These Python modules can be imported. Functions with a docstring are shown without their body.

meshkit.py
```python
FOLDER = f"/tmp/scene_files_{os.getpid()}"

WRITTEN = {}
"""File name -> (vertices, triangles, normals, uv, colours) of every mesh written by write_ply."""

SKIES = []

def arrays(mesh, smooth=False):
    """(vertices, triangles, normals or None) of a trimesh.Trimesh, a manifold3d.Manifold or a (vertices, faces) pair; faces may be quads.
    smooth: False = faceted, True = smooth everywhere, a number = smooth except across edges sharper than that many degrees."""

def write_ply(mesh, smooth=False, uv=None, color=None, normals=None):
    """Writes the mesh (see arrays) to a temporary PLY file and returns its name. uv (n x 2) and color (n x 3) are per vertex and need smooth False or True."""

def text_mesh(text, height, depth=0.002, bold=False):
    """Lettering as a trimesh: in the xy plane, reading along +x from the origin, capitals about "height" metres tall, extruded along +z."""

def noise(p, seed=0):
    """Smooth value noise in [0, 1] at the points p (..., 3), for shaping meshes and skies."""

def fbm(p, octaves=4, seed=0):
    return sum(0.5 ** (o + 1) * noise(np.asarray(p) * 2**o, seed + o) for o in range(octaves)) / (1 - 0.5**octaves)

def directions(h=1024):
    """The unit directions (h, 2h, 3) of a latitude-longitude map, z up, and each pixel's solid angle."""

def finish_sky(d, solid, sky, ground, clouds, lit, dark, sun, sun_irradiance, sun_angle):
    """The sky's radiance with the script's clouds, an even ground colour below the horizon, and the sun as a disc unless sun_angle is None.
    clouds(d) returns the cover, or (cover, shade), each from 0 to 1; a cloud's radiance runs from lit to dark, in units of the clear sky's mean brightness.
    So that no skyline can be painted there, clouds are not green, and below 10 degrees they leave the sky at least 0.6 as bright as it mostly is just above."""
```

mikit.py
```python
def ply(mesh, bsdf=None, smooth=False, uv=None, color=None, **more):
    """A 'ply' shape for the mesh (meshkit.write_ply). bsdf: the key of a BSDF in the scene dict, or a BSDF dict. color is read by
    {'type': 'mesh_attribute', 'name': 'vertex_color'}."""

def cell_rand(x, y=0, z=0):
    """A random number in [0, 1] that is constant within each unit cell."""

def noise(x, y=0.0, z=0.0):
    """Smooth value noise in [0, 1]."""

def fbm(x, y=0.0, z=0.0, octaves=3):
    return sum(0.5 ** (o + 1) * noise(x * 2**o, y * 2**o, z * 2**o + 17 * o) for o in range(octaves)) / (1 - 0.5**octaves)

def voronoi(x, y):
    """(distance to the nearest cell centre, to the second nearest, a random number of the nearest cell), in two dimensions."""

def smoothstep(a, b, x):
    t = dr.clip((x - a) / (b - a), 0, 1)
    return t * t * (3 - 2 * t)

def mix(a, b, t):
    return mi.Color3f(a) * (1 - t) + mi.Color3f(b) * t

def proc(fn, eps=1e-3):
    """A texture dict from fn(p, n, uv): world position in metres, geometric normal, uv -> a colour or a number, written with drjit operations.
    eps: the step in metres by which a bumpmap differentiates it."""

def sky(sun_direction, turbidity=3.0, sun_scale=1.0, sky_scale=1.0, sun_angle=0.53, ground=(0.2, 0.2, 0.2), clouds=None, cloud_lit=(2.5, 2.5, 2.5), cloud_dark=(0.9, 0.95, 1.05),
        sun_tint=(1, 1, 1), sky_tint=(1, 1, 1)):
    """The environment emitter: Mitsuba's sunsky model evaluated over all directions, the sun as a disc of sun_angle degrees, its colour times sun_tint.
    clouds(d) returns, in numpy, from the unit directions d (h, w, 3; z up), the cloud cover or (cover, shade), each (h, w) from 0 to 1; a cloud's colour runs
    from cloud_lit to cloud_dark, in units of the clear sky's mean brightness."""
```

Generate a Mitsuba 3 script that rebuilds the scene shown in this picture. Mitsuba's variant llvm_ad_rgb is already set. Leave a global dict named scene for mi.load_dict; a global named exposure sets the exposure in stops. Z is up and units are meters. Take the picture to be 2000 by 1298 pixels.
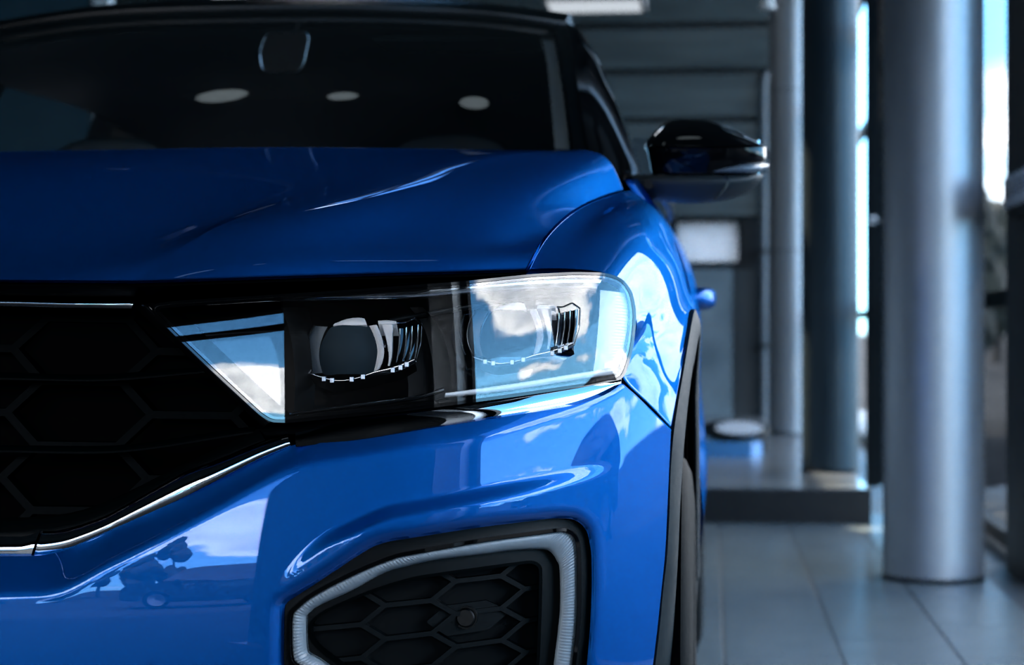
import math, random
import numpy as np, trimesh, shapely
import mitsuba as mi, drjit as dr
import mikit, meshkit
from scipy.interpolate import CubicSpline, PchipInterpolator, Akima1DInterpolator
from shapely.geometry import Polygon, LineString

random.seed(7)
rng = np.random.default_rng(7)
T = mi.ScalarTransform4f

# ------------------------------------------------------------------ camera, sky, exposure
W, H_PX = 2000, 1298
FPX = 4000.0                       # focal length in pixels of the 2000 px wide frame
CAM = np.array([0.92, -1.85, 0.82])
YAW = math.atan(390.0 / FPX)       # the optical axis looks slightly across the car
FWD = np.array([-math.sin(YAW), math.cos(YAW), 0.0])
RGT = np.array([math.cos(YAW), math.sin(YAW), 0.0])
UPV = np.array([0.0, 0.0, 1.0])
scene, labels = {}, {}
scene['camera'] = {
    'type': 'thinlens', 'fov': 2 * math.degrees(math.atan(1000 / FPX)), 'fov_axis': 'x',
    'to_world': T().look_at(origin=CAM.tolist(), target=(CAM + FWD).tolist(), up=[0, 0, 1]),
    'aperture_radius': 0.0055, 'focus_distance': 2.13, 'near_clip': 0.05, 'far_clip': 3000.0,
}
exposure = 4.9
SKY = 1.0


def clouds(d):
    az = np.arctan2(d[..., 0], -d[..., 1])
    el = np.arcsin(np.clip(d[..., 2], -1, 1))
    t = 1.0 / (d[..., 2] + 0.22)
    p = np.stack([d[..., 0] * t * 1.6, d[..., 1] * t * 1.6, np.full(t.shape, 274.64)], -1)
    big = meshkit.fbm(p * 0.75, 2, 11)
    fine = meshkit.fbm(p * 1.8 + 5.0, 6, 3)
    v = 0.55 * big + 0.45 * fine
    cover = np.clip((v - 0.50) / 0.06, 0, 1)
    cover = cover * cover * (3 - 2 * cover)
    up = meshkit.fbm(p * 1.8 + 5.0 + np.array([0.0, 0.0, 0.25]), 5, 3)
    shade = np.clip((v - 0.55) / 0.12, 0, 1) * np.clip(0.35 + 2.2 * (up - 0.45), 0, 1) * 0.8
    return cover, shade


scene['sky'] = mikit.sky((-0.55, 0.50, 0.85), turbidity=2.4, sun_scale=0.3, sky_scale=SKY, ground=(0.16, 0.17, 0.18),
                         clouds=clouds, cloud_lit=(5.6, 5.7, 5.9), cloud_dark=(2.2, 2.5, 3.0), sky_tint=(0.42, 0.75, 0.88))

# ------------------------------------------------------------------ materials


def rgb(*c):
    return {'type': 'rgb', 'value': list(c)}


def mat(name, d, two=True):
    scene[name] = {'type': 'twosided', 'bsdf': d} if two else d
    return name


def plastic(name, c, ior=1.5):
    return mat(name, {'type': 'plastic', 'diffuse_reflectance': rgb(*c), 'int_ior': ior, 'nonlinear': True})


def rough(name, c, a, ior=1.5):
    return mat(name, {'type': 'roughplastic', 'diffuse_reflectance': rgb(*c), 'alpha': a, 'int_ior': ior, 'nonlinear': True})


def metal(name, c, a):
    return mat(name, {'type': 'roughconductor', 'material': 'none', 'specular_reflectance': rgb(*c), 'alpha': a})


def pcol(name, fn, a=0.3, spec=0.5, metallic=0.0):
    return mat(name, {'type': 'principled', 'base_color': mikit.proc(fn), 'roughness': a, 'specular': spec, 'metallic': metallic})


mat('m_paint', {'type': 'blendbsdf', 'weight': 0.25,
                'a': {'type': 'plastic', 'diffuse_reflectance': rgb(0.004, 0.135, 0.46), 'int_ior': 1.85, 'nonlinear': True},
                'b': {'type': 'roughconductor', 'material': 'none', 'specular_reflectance': rgb(0.004, 0.16, 0.60), 'alpha': 0.36}})
plastic('m_white_paint', (0.6, 0.62, 0.64), 1.5)
plastic('m_grey_paint', (0.03, 0.035, 0.04), 1.5)
rough('m_tail_red', (0.5, 0.02, 0.02), 0.15)
rough('m_building', (0.05, 0.055, 0.06), 0.7)
rough('m_leaf', (0.015, 0.03, 0.018), 0.7)
rough('m_carpet', (0.012, 0.014, 0.016), 0.8, 1.1)
rough('m_bark', (0.03, 0.025, 0.02), 0.7)
rough('m_pipe', (0.22, 0.26, 0.29), 0.3)
rough('m_disc', (0.75, 0.82, 0.88), 0.4)
rough('m_pale_blue', (0.10, 0.42, 0.75), 0.5)
rough('m_light_case', (0.20, 0.22, 0.23), 0.4)
LP = 0.02
plastic('m_gloss_black', (0.003, 0.004, 0.005), 1.55)
rough('m_black', (0.0015, 0.003, 0.0035), 0.25, 1.25)
rough('m_black_matte', (0.0003, 0.0006, 0.0008), 0.5, 1.06)
rough('m_grille', (0.0003, 0.0012, 0.0015), 0.25, 1.08)
rough('m_cladding', (0.010, 0.017, 0.021), 0.4, 1.15)
rough('m_tire', (0.0025, 0.0045, 0.0055), 0.5, 1.10)
mat('m_chrome', {'type': 'conductor', 'material': 'none', 'specular_reflectance': rgb(0.66, 0.70, 0.74)})
metal('m_satin', (0.55, 0.6, 0.65), 0.2)
rough('m_lamp_white', (0.92, 0.92, 0.92), 0.12)
rough('m_lamp_grey', (0.16, 0.20, 0.23), 0.2)
mat('m_glass', {'type': 'thindielectric', 'int_ior': 1.5}, False)
mat('m_lens', {'type': 'thindielectric', 'int_ior': 1.52}, False)
rough('m_lamp_ring', (0.40, 0.46, 0.50), 0.15)
rough('m_roof', (0.006, 0.009, 0.010), 0.12, 1.35)
plastic('m_mirror_black', (0.002, 0.003, 0.004), 1.3)
rough('m_foot', (0.040, 0.052, 0.057), 0.4, 1.25)
rough('m_lining2', (0.03, 0.042, 0.048), 0.6)
rough('m_lamp_white2', (0.20, 0.25, 0.29), 0.1)
rough('m_mesh', (0.0016, 0.0036, 0.0045), 0.35, 1.2)
rough('m_mesh_back', (0.0016, 0.003, 0.0038), 0.5, 1.15)
rough('m_projector', (0.022, 0.045, 0.062), 0.45, 1.25)
rough('m_trim_light', (0.62, 0.72, 0.76), 0.6)
rough('m_interior', (0.055, 0.085, 0.095), 0.6)
rough('m_white', (0.85, 0.87, 0.88), 0.3)

# ------------------------------------------------------------------ helpers


def ray(px, py):
    px, py = np.asarray(px, float), np.asarray(py, float)
    return FWD + RGT * ((px - W / 2) / FPX)[..., None] - UPV * ((py - H_PX / 2) / FPX)[..., None]


def at_y(px, py, y):
    d = ray(px, py)
    return CAM + d * ((np.asarray(y, float) - CAM[1]) / d[..., 1])[..., None]


def at_x(px, py, x):
    d = ray(px, py)
    return CAM + d * ((np.asarray(x, float) - CAM[0]) / d[..., 0])[..., None]


def at_z(px, py, z):
    d = ray(px, py)
    return CAM + d * ((np.asarray(z, float) - CAM[2]) / d[..., 2])[..., None]


def at_d(px, py, dist):
    return CAM + ray(px, py) * np.asarray(dist, float)[..., None]


def on(pts, F, off=0.0, n=14):
    """Where the sight lines of the traced points meet the surface y = F(x, z) + off."""
    pts = np.asarray(pts, float)
    y = np.full(len(pts), 0.1)
    for _ in range(n):
        p = at_y(pts[:, 0], pts[:, 1], y)
        y = F(p[:, 0], p[:, 2]) + off
    return at_y(pts[:, 0], pts[:, 1], y)


def ref(b):
    return {'type': 'ref', 'id': b} if isinstance(b, str) else b


def put_raw(key, v, f, n, bsdf, **more):
    path = meshkit.write_ply((np.asarray(v), np.asarray(f)), False, normals=n)
    scene[key] = {'type': 'ply', 'filename': path, 'face_normals': n is None, 'bsdf': ref(bsdf), **more}
    return key


def put(key, mesh, bsdf, smooth=False, **more):
    scene[key] = mikit.ply(mesh, bsdf, smooth, **more)
    return key


def tag(key, label, category=None, group=None, kind=None):
    labels[key] = {'label': label}
    if category: labels[key]['category'] = category
    if group: labels[key]['group'] = group
    if kind: labels[key]['kind'] = kind


_used = {}


def num(key):
    """key, then key_001, key_002 ..."""
    k = _used.get(key, 0)
    _used[key] = k + 1
    return key if k == 0 else f'{key}_{k:03d}'


def spline(pts, n, closed=False, per=None):
    """A smooth curve through the points, n samples, even in chord length."""
    pts = np.asarray(pts, float)
    if closed: pts = np.vstack([pts, pts[:1]])
    s = np.concatenate([[0], np.cumsum(np.linalg.norm(np.diff(pts, axis=0), axis=1))])
    s /= s[-1]
    f = CubicSpline(s, pts, bc_type='periodic') if closed else (CubicSpline(s, pts, bc_type='natural') if len(pts) > 2 else lambda u: pts[0] + (pts[1] - pts[0]) * np.asarray(u)[:, None])
    return f(np.linspace(0, 1, n))


def poly(pts, n):
    """Straight segments through the points, n samples, even in length."""
    pts = np.asarray(pts, float)
    s = np.concatenate([[0], np.cumsum(np.linalg.norm(np.diff(pts, axis=0), axis=1))])
    u = np.linspace(0, s[-1], n)
    return np.stack([np.interp(u, s, pts[:, k]) for k in range(pts.shape[1])], 1)


def soft(pts, n, closed=False):
    """Akima curve: smooth, without overshoot."""
    pts = np.asarray(pts, float)
    if closed: pts = np.vstack([pts[-4:-1] if False else pts[-3:], pts, pts[:4]])
    s = np.concatenate([[0], np.cumsum(np.linalg.norm(np.diff(pts, axis=0), axis=1))])
    f = Akima1DInterpolator(s, pts)
    a, b = (s[3], s[-4]) if closed else (s[0], s[-1])
    return f(np.linspace(a, b, n))


def round_poly(pts, r, seg=5):
    """Closed 2-D outline with its corners rounded by r (a number or one per corner)."""
    pts = np.asarray(pts, float)
    out, n = [], len(pts)
    rr = np.broadcast_to(r, (n,))
    for i in range(n):
        a, b, c = pts[i - 1], pts[i], pts[(i + 1) % n]
        la, lc = np.linalg.norm(a - b), np.linalg.norm(c - b)
        t = min(rr[i], 0.45 * la, 0.45 * lc)
        p, q = b + (a - b) / la * t, b + (c - b) / lc * t
        for u in np.linspace(0, 1, seg):
            out.append((1 - u) ** 2 * p + 2 * u * (1 - u) * b + u * u * q)
    return np.array(out)


def grid_faces(nu, nv, closed_u=False):
    i, j = np.meshgrid(np.arange(nu if closed_u else nu - 1), np.arange(nv - 1), indexing='ij')
    i2 = (i + 1) % nu
    return np.stack([i * nv + j, i2 * nv + j, i2 * nv + j + 1, i * nv + j + 1], -1).reshape(-1, 4)


def tri(f):
    f = np.asarray(f)
    return np.vstack([f[:, [0, 1, 2]], f[:, [0, 2, 3]]]) if f.shape[1] == 4 else f


def loft(rows, nu, nv, across='cubic', along='cubic'):
    """(nv, nu, 3) grid of points: every row a curve through its points, and a curve across the rows."""
    R = np.array([spline(r, nu) if along == 'cubic' else soft(r, nu) for r in rows])
    d = np.linalg.norm(np.diff(R, axis=0), axis=2).mean(1)
    s = np.concatenate([[0], np.cumsum(d)]) / d.sum()
    f = CubicSpline(s, R, bc_type='natural') if across == 'cubic' else Akima1DInterpolator(s, R)
    return f(np.linspace(0, 1, nv))


def grid_mesh(G, thick=None, flip=False):
    """Mesh of a (nv, nu, 3) grid; thick = vector or length to give the sheet a back and edges (length: against its normals)."""
    nv, nu = G.shape[:2]
    v = G.reshape(-1, 3)
    f = tri(grid_faces(nv, nu))
    if flip: f = f[:, ::-1]
    m = trimesh.Trimesh(v, f, process=False)
    if thick is None: return m
    off = -np.array(m.vertex_normals) * thick if np.isscalar(thick) else np.asarray(thick)
    v2 = v + off
    ring = np.concatenate([np.arange(nu), np.arange(1, nv) * nu + nu - 1, (nv - 1) * nu + np.arange(nu - 2, -1, -1), np.arange(nv - 2, 0, -1) * nu])
    a, b = ring, np.roll(ring, -1)
    N = len(v)
    side = tri(np.stack([a, a + N, b + N, b], 1))
    if flip: side = side[:, ::-1]
    return trimesh.Trimesh(np.vstack([v, v2]), np.vstack([f, f[:, ::-1] + N, side]), process=False)


def clip_cells(pg, cell):
    """Regular cells of the polygon's inside, cut exactly along its edge: (points 2-D, triangles)."""
    x0, y0, x1, y1 = pg.bounds
    cx, cy = (cell, cell) if np.isscalar(cell) else cell
    nx, ny = int(math.ceil((x1 - x0) / cx)), int(math.ceil((y1 - y0) / cy))
    i, j = np.meshgrid(np.arange(nx), np.arange(ny), indexing='ij')
    i, j = i.ravel(), j.ravel()
    bx = shapely.box(x0 + i * cx, y0 + j * cy, x0 + (i + 1) * cx, y0 + (j + 1) * cy)
    shapely.prepare(pg)
    ins = shapely.contains(pg, bx)
    cut = shapely.intersects(pg, bx) & ~ins
    P, F = [], []
    a, b = i[ins], j[ins]
    q = np.stack([np.stack([x0 + (a + da) * cx, y0 + (b + db) * cy], 1) for da, db in ((0, 0), (1, 0), (1, 1), (0, 1))], 1).reshape(-1, 2)
    P.append(q)
    F.append(tri(np.arange(len(q)).reshape(-1, 4)))
    base = len(q)
    for g in shapely.intersection(pg, bx[cut]):
        for h in getattr(g, 'geoms', [g]):
            if h.geom_type != 'Polygon' or h.area < 1e-11: continue
            vv, ff = trimesh.creation.triangulate_polygon(h, engine='earcut')
            P.append(np.asarray(vv)); F.append(np.asarray(ff) + base)
            base += len(vv)
    P, F = np.vstack(P), np.vstack(F)
    key = np.round(P / 1e-7).astype(np.int64)
    _, first, inv = np.unique(key, axis=0, return_index=True, return_inverse=True)
    P, F = P[first], inv.ravel()[F]
    F = F[(F[:, 0] != F[:, 1]) & (F[:, 1] != F[:, 2]) & (F[:, 0] != F[:, 2])]
    return P, F


def rings(pg, step):
    for r in [pg.exterior, *pg.interiors]:
        c = np.asarray(r.segmentize(step).coords)[:-1]
        yield c


def panel(pg, F, cell=0.004, depth=0.02, key=None, bsdf=None, axis='y', rim=True, **more):
    """A skin over the outline pg: y = F(x, z) facing -y (axis 'y') or z = F(x, y) facing up (axis 'z'), with edges turned back by depth."""
    P, f = clip_cells(pg, cell)
    e = 4e-4

    def lift(p):
        w = F(p[:, 0], p[:, 1])
        return np.stack([p[:, 0], w, p[:, 1]], 1) if axis == 'y' else np.stack([p[:, 0], p[:, 1], w], 1)

    ga = (F(P[:, 0] + e, P[:, 1]) - F(P[:, 0] - e, P[:, 1])) / (2 * e)
    gb = (F(P[:, 0], P[:, 1] + e) - F(P[:, 0], P[:, 1] - e)) / (2 * e)
    n = np.stack([ga, -np.ones(len(P)), gb], 1) if axis == 'y' else np.stack([-ga, -gb, np.ones(len(P))], 1)
    n /= np.linalg.norm(n, axis=1, keepdims=True)
    v = lift(P)
    fn = np.cross(v[f[:, 1]] - v[f[:, 0]], v[f[:, 2]] - v[f[:, 0]])
    bad = (fn * n[f[:, 0]]).sum(1) < 0
    f = np.where(bad[:, None], f[:, ::-1], f)
    V, N, FF, at = [v], [n], [f], len(v)
    back = np.array([0, depth, 0]) if axis == 'y' else np.array([0, 0, -depth])
    if rim and depth:
        for c in rings(pg, 0.006):
            a = lift(c)
            t = np.roll(c, -1, 0) - np.roll(c, 1, 0)
            o = np.stack([t[:, 1], -t[:, 0]], 1)
            o /= np.linalg.norm(o, axis=1, keepdims=True) + 1e-12
            if not shapely.is_ccw(shapely.linearrings(c)): pass
            o3 = np.stack([o[:, 0], 0 * o[:, 0], o[:, 1]], 1) if axis == 'y' else np.stack([o[:, 0], o[:, 1], 0 * o[:, 0]], 1)
            m = len(a)
            V += [a, a + back]
            N += [o3, o3]
            k = np.arange(m)
            q = tri(np.stack([k, (k + 1) % m, (k + 1) % m + m, k + m], 1)) + at
            FF.append(q)
            at += 2 * m
    V, N, FF = np.vstack(V), np.vstack(N), np.vstack(FF)
    fn = np.cross(V[FF[:, 1]] - V[FF[:, 0]], V[FF[:, 2]] - V[FF[:, 0]])
    bad = (fn * N[FF[:, 0]]).sum(1) < 0
    FF = np.where(bad[:, None], FF[:, ::-1], FF)
    return put_raw(key, V, FF, N, bsdf, **more)


def box(x0, x1, y0, y1, z0, z1, bevel=0.0):
    e = np.array([x1 - x0, y1 - y0, z1 - z0], float)
    c = np.array([x0 + x1, y0 + y1, z0 + z1]) / 2
    if bevel <= 0:
        m = trimesh.creation.box(e)
    else:
        b = bevel
        pts = []
        for sx in (-1, 1):
            for sy in (-1, 1):
                for sz in (-1, 1):
                    h = e / 2 * [sx, sy, sz]
                    for k in range(3):
                        p = h - np.array([sx, sy, sz]) * b
                        p[k] = h[k]
                        pts.append(p)
        m = trimesh.convex.convex_hull(np.array(pts))
    m.apply_translation(c)
    return m


def join(*ms):
    return trimesh.util.concatenate(list(ms))


def tube(path, r, sides=8, closed=False):
    """A round tube along the path, r a number or one per point, with closed ends."""
    p = np.asarray(path, float)
    n = len(p)
    t = (np.roll(p, -1, 0) - np.roll(p, 1, 0)) if closed else np.gradient(p, axis=0)
    t /= np.linalg.norm(t, axis=1, keepdims=True) + 1e-12
    up = np.array([0, 0, 1.0]) if abs(t[:, 2]).mean() < 0.8 else np.array([1.0, 0, 0])
    a = np.cross(t, up); a /= np.linalg.norm(a, axis=1, keepdims=True) + 1e-12
    b = np.cross(a, t)
    ang = np.arange(sides) * 2 * np.pi / sides
    rr = np.broadcast_to(r, (n,))[:, None, None]
    v = (p[:, None] + rr * (np.cos(ang)[None, :, None] * a[:, None] + np.sin(ang)[None, :, None] * b[:, None])).reshape(-1, 3)
    f = []
    for i in range(n if closed else n - 1):
        i2 = (i + 1) % n
        for j in range(sides):
            j2 = (j + 1) % sides
            f.append([i * sides + j, i * sides + j2, i2 * sides + j2, i2 * sides + j])
    f = tri(np.array(f))
    if not closed:
        c0, c1 = len(v), len(v) + 1
        v = np.vstack([v, p[0], p[-1]])
        j = np.arange(sides)
        f = np.vstack([f, np.stack([np.full(sides, c0), (j + 1) % sides, j], 1), np.stack([np.full(sides, c1), (n - 1) * sides + j, (n - 1) * sides + (j + 1) % sides], 1)])
    m = trimesh.Trimesh(v, f, process=False)
    m.fix_normals()
    return m


def ribbon(A, B, n, bulge=0.004, depth=0.012, dirv=(0, -1, 0), k=7, closed=False, both='soft'):
    """A bar between two traced edges A and B: its face bulges towards dirv, its back lies depth behind."""
    fa = {'soft': soft, 'poly': poly}[both]
    A, B = fa(A, n), fa(B, n)
    d = np.asarray(dirv, float)
    d = d / np.linalg.norm(d)
    u = np.linspace(0, 1, k)
    front = A[None] * (1 - u)[:, None, None] + B[None] * u[:, None, None] + d * (bulge * 4 * u * (1 - u))[:, None, None]
    prof = np.concatenate([front, (B - d * depth)[None], (A - d * depth)[None]])  # (k+2, n, 3)
    kk = len(prof)
    G = prof.transpose(1, 0, 2)
    v = G.reshape(-1, 3)
    f = []
    i, j = np.meshgrid(np.arange(n - 1), np.arange(kk), indexing='ij')
    j2 = (j + 1) % kk
    f = tri(np.stack([i * kk + j, i * kk + j2, (i + 1) * kk + j2, (i + 1) * kk + j], -1).reshape(-1, 4))
    caps = [[0, b, b + 1] for b in range(1, kk - 1)]
    e0 = np.array(caps)
    e1 = np.array(caps)[:, ::-1] + (n - 1) * kk
    m = trimesh.Trimesh(v, np.vstack([f, e0, e1]), process=False)
    m.fix_normals()
    return m


def ring_band(outer, inner, n, bulge, depth, dirv=(0, -1, 0), k=7):
    """As ribbon, but a closed ring between two closed outlines of matched points."""
    A, B = np.asarray(outer, float), np.asarray(inner, float)
    d = np.asarray(dirv, float); d /= np.linalg.norm(d)
    u = np.linspace(0, 1, k)
    front = A[None] * (1 - u)[:, None, None] + B[None] * u[:, None, None] + d * (bulge * 4 * u * (1 - u))[:, None, None]
    prof = np.concatenate([front, (B - d * depth)[None], (A - d * depth)[None]])
    kk, n = len(prof), len(A)
    v = prof.transpose(1, 0, 2).reshape(-1, 3)
    i, j = np.meshgrid(np.arange(n), np.arange(kk), indexing='ij')
    i2, j2 = (i + 1) % n, (j + 1) % kk
    f = tri(np.stack([i * kk + j, i * kk + j2, i2 * kk + j2, i2 * kk + j], -1).reshape(-1, 4))
    m = trimesh.Trimesh(v, f, process=False)
    m.fix_normals()
    return m


def lathe(profile, sections=48):
    """Profile (r, z) turned about z."""
    return trimesh.creation.revolve(np.asarray(profile, float), sections=sections)


def extrude(pg, h):
    return trimesh.creation.extrude_polygon(pg, h, engine='earcut')


def frame(m, R=None, t=(0, 0, 0)):
    M = np.eye(4)
    if R is not None: M[:3, :3] = R
    M[:3, 3] = t
    m = m.copy(); m.apply_transform(M)
    return m


def softplus(x, w):
    return w * np.logaddexp(0, x / w)


def sstep(x):
    x = np.clip(x, 0, 1)
    return x * x * x * (x * (6 * x - 15) + 10)


# ------------------------------------------------------------------ the showroom
def grey_noise(a, b, s, st=(1, 1, 1)):
    return lambda p, n, uv: mikit.mix(a, b, mikit.fbm(p.x * s * st[0], p.y * s * st[1], p.z * s * st[2], octaves=4))


pcol('m_floor', grey_noise((0.06, 0.075, 0.085), (0.085, 0.10, 0.11), 9.0), 0.45, 0.25)
pcol('m_floor_tile', grey_noise((0.09, 0.125, 0.14), (0.115, 0.15, 0.165), 7.0), 0.36, 0.4)
pcol('m_platform', grey_noise((0.08, 0.095, 0.105), (0.11, 0.125, 0.135), 5.0), 0.2, 0.5)
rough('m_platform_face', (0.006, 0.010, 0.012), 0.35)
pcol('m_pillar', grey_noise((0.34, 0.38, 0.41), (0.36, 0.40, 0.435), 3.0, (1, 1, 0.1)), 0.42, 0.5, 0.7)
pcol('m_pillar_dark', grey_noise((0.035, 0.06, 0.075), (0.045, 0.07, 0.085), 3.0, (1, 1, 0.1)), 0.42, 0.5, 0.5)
pcol('m_wall_board', grey_noise((0.026, 0.042, 0.046), (0.12, 0.150, 0.152), 2.2, (0.5, 0.5, 4.0)), 0.5)
pcol('m_wall_low', grey_noise((0.05, 0.085, 0.105), (0.22, 0.27, 0.29), 4.5, (1, 1, 0.7)), 0.25)
rough('m_wall_blue', (0.008, 0.085, 0.13), 0.5)
rough('m_wall_dark', (0.005, 0.010, 0.0125), 0.5, 1.12)
rough('m_ceiling', (0.045, 0.098, 0.108), 0.6)
rough('m_frame', (0.005, 0.010, 0.012), 0.4, 1.2)
rough('m_pier', (0.004, 0.022, 0.036), 0.4)
scene['m_blind'] = {'type': 'principledthin', 'base_color': rgb(0.95, 0.95, 0.96), 'roughness': 0.6, 'diff_trans': 1.3}
rough('m_wall_mid', (0.022, 0.038, 0.045), 0.35)
rough('m_joint', (0.004, 0.006, 0.007), 0.6)

ROOM = dict(x0=-8.0, x1=1.92, y0=-5.2, y1=15.0, h=4.6)
FLOOR_Y = 7.05


def struct(key, mesh, bsdf, label, smooth=False, **more):
    put(key, mesh, bsdf, smooth, **more)
    labels[key] = {'label': label, 'kind': 'structure'}
    return key


struct('floor', join(box(-8.2, 2.1, -3.0, 20.0, -0.12, -0.004), box(-8.2, 1.78, -5.9, -3.0, -0.12, -0.004)), 'm_floor', 'grey stone tile floor of the showroom')
# tiles that can be told apart beside the car
TW, TL = 0.296, 0.592
tile_mesh = box(-TW / 2 + 0.0026, TW / 2 - 0.0026, -TL / 2 + 0.0026, TL / 2 - 0.0026, -0.02, 0.0, 0.0015)
tile_dict = mikit.ply(tile_mesh, 'm_floor_tile')
for i in range(-3, 4):
    for j in range(-1, 10):
        x = 0.952 + TW * (i + 0.5)
        y = 1.62 + TL * (j + 0.5 * (i % 2) + 0.5)
        if x + TW / 2 > 1.93 or y + TL / 2 > FLOOR_Y + 0.5: continue
        scene[num('floor__tile')] = {**tile_dict, 'to_world': T().translate([x, y, 0])}

SKYLIGHTS = [(-1.6, -0.5, 9.4, 11.0)]
cpg = shapely.box(-8.2, -6.2, 4.2, 20.0)
for a, b, c, d in SKYLIGHTS: cpg = cpg.difference(shapely.box(a, c, b, d))
struct('ceiling', extrude(cpg, 0.2).apply_translation([0, 0, 4.6]), 'm_ceiling', 'dark ceiling of the showroom with a skylight')
for i, (a, b, c, d) in enumerate(SKYLIGHTS):
    k = f'window_{3 + i}'
    labels[k] = {'label': 'skylight in the showroom ceiling', 'kind': 'structure'}
    put(k + '__pane', (np.array([[a, c, 4.75], [b, c, 4.75], [b, d, 4.75], [a, d, 4.75]]), np.array([[0, 1, 2], [0, 2, 3]])), 'm_glass')
    put(k + '__bar', box((a + b) / 2 - 0.04, (a + b) / 2 + 0.04, c, d, 4.62, 4.74), 'm_frame')
    put(k + '__bar_001', box(a, b, (c + d) / 2 - 0.04, (c + d) / 2 + 0.04, 4.62, 4.74), 'm_frame')
struct('wall_left', box(-8.2, -8.0, -5.4, 20.0, 0, 4.6), 'm_wall_blue', 'dark blue left wall of the showroom')

# raised platform behind the car
plat_y = float(at_z(1560, 1022, 0.0)[1])
struct('platform', box(-3.2, 1.60, plat_y + 0.02, 14.8, 0.0, 0.15), 'm_platform', 'raised grey platform across the back of the showroom')
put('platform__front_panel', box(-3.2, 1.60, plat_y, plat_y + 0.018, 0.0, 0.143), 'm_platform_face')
labels['platform__front_panel'] = {'label': 'dark front face of the raised platform'}

# back wall of horizontal boards
BY = 14.6
wq = at_y([1322, 1442], [512, 432], BY)
WX0, WX1, WZ0, WZ1 = float(wq[0, 0]), float(wq[1, 0]), float(wq[0, 2]), float(wq[1, 2])


def hole_wall(y0, y1, x0=-8.0, x1=1.42, z1=4.6):
    return join(box(x0, WX0, y0, y1, 0, z1), box(WX1, x1, y0, y1, 0, z1), box(WX0, WX1, y0, y1, 0, WZ0), box(WX0, WX1, y0, y1, WZ1, z1))


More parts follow.
